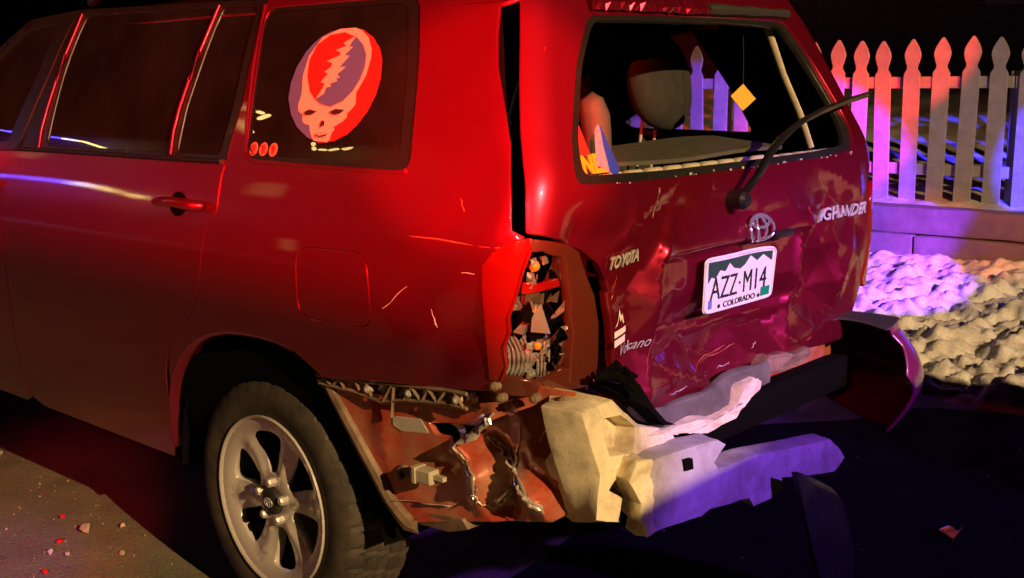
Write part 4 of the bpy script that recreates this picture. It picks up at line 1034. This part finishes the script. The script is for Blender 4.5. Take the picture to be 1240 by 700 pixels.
# hanging end below the sill line
slab('hanging_flap', [(-.87, .56, .475), (-.87, .36, .500), (-.86, .35, .470), (-.86, .42, .446), (-.86, .52, .440)], [(-.80, .56, .475), (-.80, .36, .500), (-.80, .35, .470), (-.80, .42, .446), (-.80, .52, .440)], 'brown_plastic', car, .004)
# bolts under the lamp
for (y, z, x) in ((.215, .868, -.90), (.20, .842, -.895), (.115, .852, -.875), (.055, .852, -.845)):
    bm = bmesh.new(); lathe(bm, [(.011, .014), (.011, -.006), (.006, -.008), (.006, -.012), (.0005, -.013)], (x, y, z), 'x', 16); fin(bm, 'bolt', 'brown_plastic', car)
# lower rear wall of the body
panel('rear_wall', [(-.80, .56), (.80, .50), (.80, .86), (-.80, .86)], lambda x, z: (x, .235+.01*noise.noise(Vector((x*4, z*4, 0))), z), 'primer', car, 1, step=.06, depth=.01)
bm = bmesh.new(); box(bm, (.05, .19, .58), (1.45, .06, .11)); bevel(bm, .012, 2); fin(bm, 'crash_bar', 'inner_black', car)
# dark seal and sill trim under the tailgate
tr = [(-.60, .835), (-.56, .80), (-.50, .725), (-.42, .690), (-.33, .662), (-.20, .655), (-.083, .660), (.05, .672), (.122, .690), (.135, .745), (.0, .735), (-.16, .72), (-.34, .712), (-.43, .725), (-.52, .81), (-.55, .86)]
panel('sill_trim', tr, lambda x, z: (x, .10+.15*max(0, .72-z)*-1+.012*noise.noise(Vector((x*9, z*9, 2)))+.01*math.sin(x*22+z*30), z), 'grey_plastic', car, 1, step=.022, depth=.03, lip=.006)
slab('dark_seal', [(-.66, .10, .84), (-.55, .06, .83), (-.50, .05, .76), (-.44, .05, .712), (-.40, .05, .690), (-.47, .04, .705), (-.55, .03, .77), (-.63, .05, .815)], [(-.66, .14, .84), (-.55, .12, .83), (-.50, .12, .76), (-.44, .12, .712), (-.40, .12, .690), (-.47, .12, .705), (-.55, .12, .77), (-.63, .12, .815)], 'inner_black', car, .004)
bm = bmesh.new(); 
for i in range(5): tube(bm, [(-.70+.02*i, .08, .87+.006*i), (-.66+.01*i, .05-.01*i, .875-.012*i), (-.60-.012*i, .03, .862+.008*i)], [.008, .011, .005], 5)
fin(bm, 'torn_rubber', 'inner_black', car, smooth=0)

# ---------------------------------------------------------------- bumper foam and beams
from_p = lambda x, z, y: (-2.81+(x+2.81)*(y+1.58)/1.58, y, 1.576+(z-1.576)*(y+1.58)/1.58)
fz = lambda L, ys: [from_p(x, z, y) for (x, z), y in zip(L, ys)]
F_out = [(-.848, .832), (-.905, .870), (-.82, .868), (-.737, .841), (-.69, .80), (-.635, .756), (-.56, .73), (-.49, .699), (-.472, .669), (-.52, .664), (-.573, .661), (-.62, .668), (-.657, .672), (-.686, .664), (-.71, .648), (-.746, .624), (-.715, .605), (-.696, .591), (-.703, .565), (-.711, .537), (-.76, .552), (-.796, .566), (-.79, .62), (-.78, .669), (-.815, .75)]
ysF = [-.04, .03, .04, .02, .02, .01, .01, .01, .0, -.01, -.02, -.03, -.03, -.03, -.04, -.05, -.05, -.05, -.05, -.05, -.05, -.05, -.05, -.05, -.045]
B_out = []
for i, (x, z) in enumerate(F_out):
    p = from_p(x, z, ysF[i]); B_out.append((p[0], .16, p[2]))
for i, (x, z, y) in {0: (-.988, .880, .058), 1: (-.960, .885, .09), 24: (-.955, .77, .056), 23: (-.920, .690, .052), 22: (-.90, .63, .052), 21: (-.882, .589, .052), 20: (-.83, .57, .07)}.items():
    B_out[i] = from_p(x, z, y)
PO = [(-.78, .800), (-.703, .795), (-.645, .752), (-.655, .690), (-.746, .705)]
ysP = [-.035, -.012, -.012, -.030, -.045]
foam = slab('bumper_foam', fz(F_out, ysF), B_out, 'foam', car, .0018, 3, .003, 2, [fz(PO, ysP)], [[(x*1.0, y+.055, z) for x, y, z in [(lambda p: (p[0]+(-.70-p[0])*.12, p[1], p[2]+(.75-p[2])*.12))(from_p(a, b, y)) for (a, b), y in zip(PO, ysP)]]])
# ribs of the broken right arm of the foam
for z0 in (.716, .688):
    slab('foam_rib', fz([(-.62, z0+.012), (-.515, z0), (-.515, z0-.010), (-.62, z0+.002)], [.0, .0, -.01, -.01]), [(x, y+.05, z) for x, y, z in fz([(-.62, z0+.012), (-.515, z0), (-.515, z0-.010), (-.62, z0+.002)], [.0, .0, -.01, -.01])], 'foam', foam, .002, 4, .003, 1)
slab('foam_scrap', fz([(-.745, .65), (-.70, .655), (-.66, .665), (-.64, .64), (-.66, .60), (-.72, .585), (-.70, .61)], [-.02]*7), [(x, .12, z) for x, y, z in fz([(-.745, .65), (-.70, .655), (-.66, .665), (-.64, .64), (-.66, .60), (-.72, .585), (-.70, .61)], [-.02]*7)], 'brown_plastic', foam, .004, 4, .003, 1)
BE = [(-.583, .649), (-.549, .651), (-.42, .645), (-.282, .631), (-.245, .61), (-.30, .575), (-.28, .55), (-.118, .545), (.1, .512), (.346, .478), (.40, .44), (.443, .396), (.381, .367), (.223, .397), (.057, .435), (.075, .398), (-.01, .392), (-.095, .395), (-.12, .425), (-.316, .451), (-.359, .445), (-.45, .455), (-.532, .463), (-.565, .463), (-.575, .55)]
yB = [-.085+.10*(x+.6) for x, z in BE]
beam = slab('bumper_beam', fz(BE, yB), [(x+.02, y+.075, z) for x, y, z in fz(BE, yB)], 'foam_pale', car, .002, 5, .003, 2)
SN = [(-.583, .655), (-.64, .660), (-.672, .622), (-.645, .59), (-.622, .557), (-.63, .52), (-.600, .49), (-.597, .458), (-.555, .466), (-.575, .55)]
slab('snapped_end', fz(SN, [-.09]*10), [(x+.03, y+.08, z) for x, y, z in fz(SN, [-.09]*10)], 'foam', beam, .010, 9, .004, 3)
slab('beam_notch', fz([(-.44, .618), (-.40, .612), (-.395, .582), (-.43, .585)], [-.0775]*4), [(x, y+.02, z) for x, y, z in fz([(-.44, .618), (-.40, .612), (-.395, .582), (-.43, .585)], [-.0775]*4)], 'inner_black', beam, 0, 0, .002)
C2 = [(-.40, .66), (-.354, .672), (-.28, .672), (-.20, .655), (-.10, .668), (-.04, .705), (.03, .722), (.085, .70), (.07, .675), (.0, .655), (-.10, .638), (-.237, .625), (-.33, .642)]
slab('foam_strip', [(x, .075+.02*math.sin(x*9), z) for x, z in C2], [(x, .135, z+.004) for x, z in C2], 'foam', car, .008, 6, .006, 2)
C3 = [(.10, .73), (.149, .760), (.25, .748), (.297, .735), (.40, .74), (.42, .715), (.297, .700), (.18, .695), (.12, .70)]
slab('foam_strip', [(x, .10, z) for x, z in C3], [(x, .15, z) for x, z in C3], 'brown_plastic', car, .010, 8, .006, 2)
# right end of the bumper cover, still hanging on
def cover(u, v):
    # u 0 rear face .. 1 along the right side ; v height 0..1
    a = u*math.pi/2; x = .62+.40*math.sin(a)**.8; y = -.03+.42*(1-math.cos(a))**1.1
    z = .40+.36*v-.02*u; bul = .075*math.sin(math.pi*min(1, v*1.1))
    return (x+bul*math.sin(a), y-bul*math.cos(a)+.05*(v-.5)**2, z+.02*math.sin(u*7))
panel('bumper_cover', [(.02, .10), (.10, .42), (.05, .62), (.14, .80), (.10, .98), (.5, 1.0), (1, 1.0), (1, .05), (.6, -.02), (.3, -.05)], cover, 'bumper_paint', car, 1, step=.05, depth=.01, lip=.006)
panel('cover_top', [(.05, 0), (.5, 0), (1, 0), (1, 1), (.5, 1), (.05, 1)], lambda u, v: (lambda p, q: (p[0]*(1-v)+q[0]*v, p[1]*(1-v)+q[1]*v, p[2]+.012*v+.01*math.sin(3*v)))(cover(u, 1.0), (.66+.12*u, .16+.22*u, 0)), 'dark_plastic', car, 1, step=.06, depth=.008)
# black plastic strip hanging to the road
slab('hanging_strip', [(-.05, -.10, .50), (.06, -.09, .46), (.16, -.10, .40), (.22, -.11, .34), (.25, -.13, .20), (.26, -.16, .012), (.06, -.18, .012), (.0, -.14, .25)], [(-.05, -.088, .50), (.06, -.078, .46), (.16, -.088, .40), (.22, -.098, .34), (.25, -.118, .20), (.26, -.148, .012), (.06, -.168, .012), (.0, -.128, .25)], 'black_trim', car, .006, 2, .003, 1)

# ---------------------------------------------------------------- round sticker on the quarter window
disc = [(.862, 1.702), (.815, 1.696), (.766, 1.675), (.728, 1.646), (.706, 1.615), (.693, 1.57), (.694, 1.529), (.708, 1.49), (.733, 1.456), (.762, 1.431), (.807, 1.413), (.867, 1.406), (.918, 1.419), (.971, 1.444), (1.012, 1.478), (1.041, 1.519), (1.05, 1.561), (1.044, 1.603), (1.024, 1.642), (1.001, 1.665), (.973, 1.684), (.941, 1.695), (.907, 1.7)]
skull = [(.844, 1.701), (.907, 1.7), (.97, 1.679), (1.004, 1.632), (1.005, 1.579), (.988, 1.531), (.99, 1.502), (.983, 1.487), (.97, 1.48), (.96, 1.478), (.955, 1.461), (.942, 1.453), (.92, 1.45), (.913, 1.436), (.898, 1.419), (.887, 1.411), (.864, 1.41), (.832, 1.408), (.824, 1.415), (.822, 1.432), (.813, 1.441), (.822, 1.446), (.791, 1.461), (.778, 1.472), (.781, 1.482), (.765, 1.495), (.758, 1.506), (.767, 1.534), (.748, 1.576), (.748, 1.621), (.756, 1.644), (.78, 1.673), (.813, 1.692)]
inn = [(.829, 1.68), (.793, 1.659), (.77, 1.633), (.761, 1.602), (.766, 1.568), (.783, 1.537), (.811, 1.512), (.854, 1.497), (.893, 1.503), (.926, 1.515), (.96, 1.537), (.99, 1.579), (1.002, 1.623), (.987, 1.665), (.943, 1.69), (.886, 1.695)]
inn = [((a-.878)*.97+.874, (b-1.6)*.97+1.598) for a, b in inn]
bolt = [(.829, 1.679), (.871, 1.661), (.856, 1.653), (.895, 1.643), (.87, 1.636), (.872, 1.629), (.918, 1.615), (.892, 1.609), (.893, 1.6), (.915, 1.587), (.898, 1.582), (.919, 1.56), (.899, 1.557), (.904, 1.543), (.92, 1.516), (.89, 1.531), (.889, 1.546), (.87, 1.549), (.877, 1.556), (.851, 1.563), (.859, 1.57), (.844, 1.571), (.859, 1.58), (.833, 1.599), (.858, 1.599), (.831, 1.627), (.852, 1.629), (.828, 1.65), (.844, 1.651)]
def ell(c, a, b, n=24): return [(c[0]+a*math.cos(2*math.pi*k/n), c[1]+b*math.sin(2*math.pi*k/n)) for k in range(n)]
st = panel('window_sticker', disc, off(side_map, -.004, -1), 'sticker_red', car, -1, step=.05, depth=0, label='round red and blue skull and lightning bolt sticker')
halfL = [p for p in disc[11:]]+[disc[0], (.855, 1.55)]
sd = lambda n, pl, m_, r: panel(n, pl, off(side_map, r, -1), m_, st, -1, step=.04, depth=0)
sd('sticker_half', halfL, 'sticker_blue', -.0030)
sd('skull_shape', skull, 'sticker_white', -.0020)
sd('dome_red', inn, 'sticker_red', -.0010)
sd('dome_blue', [inn[0]]+[(.84, 1.665), (.85, 1.63), (.872, 1.60), (.885, 1.57), (.90, 1.54), (.917, 1.514)]+inn[8:0:-1], 'sticker_blue', -.0002)
sd('lightning_bolt', bolt, 'sticker_white', .0008)
for pl in ([(.954, 1.483), (.933, 1.490), (.901, 1.485), (.917, 1.477), (.943, 1.475)], [(.851, 1.484), (.828, 1.492), (.791, 1.490), (.804, 1.481), (.829, 1.477)]): sd('eye_socket', pl, 'sticker_dark', .0008)
sd('nose_hole', [(.87, 1.463), (.859, 1.46), (.856, 1.446), (.862, 1.450), (.869, 1.444), (.874, 1.454)], 'sticker_dark', .0008)
sd('mouth_line', [(.889, 1.427), (.865, 1.423), (.835, 1.428), (.836, 1.4255), (.863, 1.420), (.885, 1.424)], 'sticker_dark', .0008)
for k in range(5): sd('tooth_line', [(.882-.010*k, 1.432), (.8805-.010*k, 1.432), (.8805-.010*k, 1.418), (.882-.010*k, 1.418)], 'sticker_dark', .0008)
for y in (1.140, 1.096, 1.052):
    m_ = panel('small_sticker', ell((y, 1.383), .019, .0185), off(side_map, -.004, -1), 'sticker_orange', car, -1, step=.03, depth=0)
    panel('sticker_print', [(y+.012, 1.392), (y-.004, 1.396), (y-.010, 1.385), (y-.004, 1.372), (y+.006, 1.370), (y+.004, 1.380)], off(side_map, -.003, -1), 'sticker_red', m_, -1, step=.03, depth=0)

# pale scuffs and chips on the tailgate
rs = random.Random(5)
for (a, b, c, d, r) in ((-.20, .765, .02, .805, .004), (-.10, .775, .06, .800, .003), (.60, .86, .63, .93, .004), (-.43, 1.22, -.41, 1.29, .003), (-.02, .745, .03, .752, .004), (.40, .752, .43, .758, .004), (-.42, .80, -.41, .92, .0025), (.13, .775, .16, .79, .003), (-.545, 1.03, -.535, 1.09, .003), (.33, 1.15, .34, 1.175, .004), (-.30, .735, -.22, .74, .003)):
    bm = bmesh.new(); q = []
    for k in range(8):
        t = k/7; p, n = mapn(gate_map, a+(c-a)*t+rs.uniform(-.004, .004), b+(d-b)*t+rs.uniform(-.003, .003), 1); q.append(tuple(p+n*.0005))
    tube(bm, q, [r*.6*rs.uniform(.2, 1.1)*(1 if 0 < k < 7 else .3) for k in range(8)], 5); fin(bm, 'paint_chip', rs.choice(['silver_decal', 'primer', 'primer']), gate)
# scratches in the quarter panel, through to the primer
qb = bump_quarter(side_map, -1)
for (a, b, c, d, r) in ((.565, 1.010, .485, 1.075, .0012), (.405, 1.030, .385, .985, .0014), (.395, 1.01, .39, .99, .001), (.475, 1.198, .20, 1.188, .0022), (.30, 1.125, .265, 1.125, .0018), (.33, 1.29, .315, 1.265, .002)):
    bm = bmesh.new(); q = []
    for k in range(7):
        t = k/6; p, n = mapn(qb, a+(c-a)*t+random.uniform(-.002, .002), b+(d-b)*t+random.uniform(-.002, .002), -1); q.append(tuple(p+n*.0004))
    tube(bm, q, [r*random.uniform(.3, 1.1) for _ in q], 5); fin(bm, 'scratch', 'white_decal' if r < .002 else 'primer', car)

# ================================================================ things on the road
gr = random.Random(9); bm = bmesh.new()
for i in range(420):
    if i < 260: x, y = gr.uniform(-1.6, -.5), gr.uniform(1.3, 4.2)
    else: x, y = gr.uniform(-.2, 2.6), gr.uniform(-.6, 1.0)
    s0 = gr.uniform(.002, .006)*gr.uniform(.6, 1.3)
    box(bm, (x, y, s0*.4), (s0, s0*gr.uniform(.6, 1.2), s0), Matrix.Rotation(gr.uniform(0, 3), 3, 'Z') @ Matrix.Rotation(gr.uniform(-.6, .6), 3, 'X'))
fin(bm, 'road_grit', 'stone', None, smooth=0, kind='stuff', label='fine grit and crumbs of glass strewn over the road', cat='grit')
shade_rim = [(.95+1.75*math.cos(t)*(1+.18*noise.noise(Vector((2*math.cos(t), 2*math.sin(t), 1)))), -.25+1.35*math.sin(t)*(1+.25*noise.noise(Vector((2.5*math.cos(t), 2.5*math.sin(t), 5))))) for t in [2*math.pi*k/90 for k in range(90)]]  # near-black sheet that deepens the truck's shadow by colour
panel('shadow_patch', shade_rim, lambda x, y: (x, y, .004), 'shadow_asphalt', None, 1, step=.2, depth=0, label='broad dark patch of painted shadow on the road under the torn bumper', cat='shade')
def chunk(name, loc, s, material, label, cat, group=None, seed=0, flat=.6):
    rr = random.Random(seed); bm = bmesh.new()
    vs = [bm.verts.new(Vector((rr.uniform(-1, 1), rr.uniform(-1, 1), rr.uniform(-1, 1)*flat)).normalized()*s*rr.uniform(.7, 1)) for _ in range(12)]
    bmesh.ops.convex_hull(bm, input=vs); bevel(bm, s*.08, 1, 20)
    z0 = min(v.co.z for v in bm.verts)
    for v in bm.verts: v.co.z -= z0
    o = fin(bm, name, material, None, smooth=0, label=label, cat=cat, group=group); o.location = (loc[0], loc[1], .001); return o
chunk('reflector_shard', (.985, -.12, 0), .045, 'amber', 'bright amber shard of lamp lens lying on the painted shadow', 'shard', None, 4, .35)
G = 'bits of wreckage scattered on the road'
for i, (x, y, s, m_, lb) in enumerate(((-.915, 2.196, .024, 'stone', 'largest pale pebble on the lit road beside the car'), (-.90, 2.25, .013, 'stone', 'small pale pebble touching the largest one on the road'), (-.902, 2.388, .014, 'debris_red', 'small upright reddish chip farthest up the lit road'), (-1.091, 2.102, .016, 'debris_clear', 'clear glass crumb in the orange lit part of the road'),
        (-1.179, 1.968, .014, 'debris_red', 'pink lit lens chip at the bottom edge of the picture'), (-.935, 1.916, .013, 'stone', 'small stone near the bottom edge by the shadow'), (-.806, 2.13, .014, 'debris_clear', 'bright glass crumb right on the edge of the shadow'), (-1.02, 2.18, .018, 'debris_red', 'orange lit chip left of the largest pebble'), (-1.06, 2.05, .012, 'stone', 'dull pebble between the chips in the lower left'), (-.80, 2.0, .008, 'stone', 'tiny stone on the lit road next to the shadow edge'), (-.72, 3.3, .02, 'stone', 'yellowish pebble at the left edge of the picture under the sill'))):
    chunk({'stone': 'pebble', 'debris_red': 'lens_chip', 'debris_clear': 'glass_chip'}[m_], (x, y, 0), s, m_, lb, {'stone': 'pebble', 'debris_red': 'lens chip', 'debris_clear': 'glass chip'}[m_], G, 30+i, .7)

# ================================================================ out of the picture: an added truck and plates that block light, and what the paint mirrors
truck = empty('shading_truck', (-.745, -4.0, 0), 'boxy red truck with roof beacons, added unseen behind to shade the road', 'truck')  # unseen truck, sized to throw the dark shadow over road and bumper
bm = bmesh.new(); box(bm, (0, -3.2, 1.45), (2.09, 6.0, 1.96)); bevel(bm, .04, 2); fin(bm, 'body', 'truck_paint', truck)
rounded_box('windscreen', (0, -.195, 1.82), (1.6, .03, .78), 'window_dark', truck, .01)
rounded_box('front_bumper', (0, -.12, .58), (1.9, .22, .30), 'chrome_dull', truck, .05)
rounded_box('grille', (0, -.19, 1.02), (1.2, .04, .36), 'black_trim', truck, .01)
for s_ in (-1, 1):
    rounded_box('headlamp', (s_*.72, -.19, 1.02), (.30, .04, .22), 'clear_plastic', truck, .02)
    rounded_box('beacon', (s_*.45, -.90, 2.47), (.45, .20, .10), 'lens_red' if s_ < 0 else 'cone_blue', truck, .04)
    for y in (-1.2, -5.0):
        bm = bmesh.new(); lathe(bm, [(.0005, -.14), (.30, -.14), (.46, -.12), (.48, 0), (.46, .12), (.30, .14), (.0005, .14)], (s_*.86, y, .48), 'x', 36); fin(bm, 'wheel', 'rubber', truck)
hs = house('house', 'pale boarded house on the far side of the road', (-13.2, 18, 0), math.pi, 22, 7, 7.2, 'fence_paint', 5)
mat('lit_window', (.8, .6, .3), emit=(1., .62, .22), estr=.8)
for (ly, z, w_, h_) in ((4.6, 3.95, .9, .7), (6.0, 1.0, .5, .7), (-4.0, 5.2, .8, 1.0), (-6.2, 5.2, .8, 1.0)):
    f = rounded_box('window', (-3.545, ly, z), (.05, w_+.2, h_+.2), 'fence_paint', hs, .01, 1)
    for sy in (-1, 1): rounded_box('pane', (-3.576, ly+sy*w_*.26, z), (.012, w_*.46, h_), 'lit_window', f, .003, 1)
rounded_box('porch_roof', (-3.9, 0, 3.35), (1.0, 14, .14), 'house_roof', hs, .02)
for y in (-6.5, -2, 2, 6.5): rounded_box('porch_post', (-4.3, y, 1.64), (.12, .12, 3.28), 'fence_paint', hs, .01)
grid('far_verge', fr(-40, -7.2, 2.05), fr(-20, 40, 2.), lambda x, y: .06+.05*noise.noise(Vector((x, y, 0))*.3), 'snow', kind='structure')
mat('bulb_blue', (.1, .1, .8), emit=(.10, .06, 1.), estr=22); mat('bulb_white', (.8, .8, .8), emit=(.75, .65, .9), estr=18); mat('bulb_warm', (.8, .6, .3), emit=(1., .70, .22), estr=15)
def light_string(label, pts, cols, n, ln):
    e = empty('string_lights', pts[0], label, 'string lights', 'light strings on the house across the road')
    L = [0]; 
    for a, b in zip(pts, pts[1:]): L.append(L[-1]+(Vector(b)-Vector(a)).length)
    def at(t):
        d = t*L[-1]; k = 0
        while k < len(L)-2 and L[k+1] < d: k += 1
        return Vector(pts[k]).lerp(Vector(pts[k+1]), (d-L[k])/(L[k+1]-L[k]))
    bm = bmesh.new(); tube(bm, [tuple(at(i/20)-Vector(pts[0])+Vector((0, 0, .07))) for i in range(21)], .012, 5); fin(bm, 'cable', 'inner_black', e)
    for i in range(n):
        t = (i+.5)/n; p = at(t)-Vector(pts[0]); d = (at(min(1, t+.01))-at(max(0, t-.01))).normalized()
        bm = bmesh.new(); tube(bm, [tuple(p-d*ln*.5), tuple(p-d*ln*.3), tuple(p+d*ln*.3), tuple(p+d*ln*.5)], [.03, .06, .06, .03], 8); fin(bm, 'bulb', cols(t), e, smooth=60)
    return e
light_string('lights in blue to yellow hung along the porch eave', [(-9.0, 21.6, 3.2), (-9.0, 18.8, 3.22), (-9.0, 17.3, 3.15), (-9.0, 15.4, 2.78)], lambda t: 'bulb_blue' if t < .60 else 'bulb_white' if t < .70 else 'bulb_warm', 24, .19)
light_string('lights in blue to yellow hung below the upper eave', [(-9.0, 25.5, 7.1), (-9.0, 21.74, 6.64), (-9.0, 19.85, 6.26), (-9.0, 18.1, 5.56)], lambda t: 'bulb_blue' if t < .62 else 'bulb_white' if t < .72 else 'bulb_warm', 28, .2)
light_string('loose warm bulbs dangling by the gable', [(-9.0, 16.6, 8.7), (-9.0, 15.6, 8.3), (-9.0, 15.9, 7.85), (-9.0, 15.3, 7.45)], lambda t: 'bulb_warm', 5, .3)
light_string('short loop of warm bulbs under the gable', [(-9.0, 12.9, 6.9), (-9.0, 12.5, 6.4), (-9.0, 11.9, 6.35), (-9.0, 11.3, 6.7)], lambda t: 'bulb_warm', 5, .3)

wl = empty('red_light_blocker', (-4.3, -2.0, 0), 'unseen plates on a tripod, added to cut the red light', 'light blocker')  # plates and stand made up to trim the red beam on the car
bm = bmesh.new(); box(bm, (.155, .05, 2.077), (.37, 1.1, .008)); fin(bm, 'lower_blocker', 'inner_black', wl)
bm = bmesh.new(); box(bm, (.35, -.104, 2.30), (.008, .62, .44)); fin(bm, 'side_blocker', 'inner_black', wl)
bm = bmesh.new(); tube(bm, [(-.05, 0, 2.07), (-.05, 0, .9)], .022, 10); fin(bm, 'pole', 'inner_black', wl)
for k in range(3):
    a = rad(120*k+200); bm = bmesh.new(); tube(bm, [(-.05, 0, 1.0), (-.05+.5*math.cos(a), .5*math.sin(a), .012)], .014, 8); fin(bm, 'leg', 'inner_black', wl)
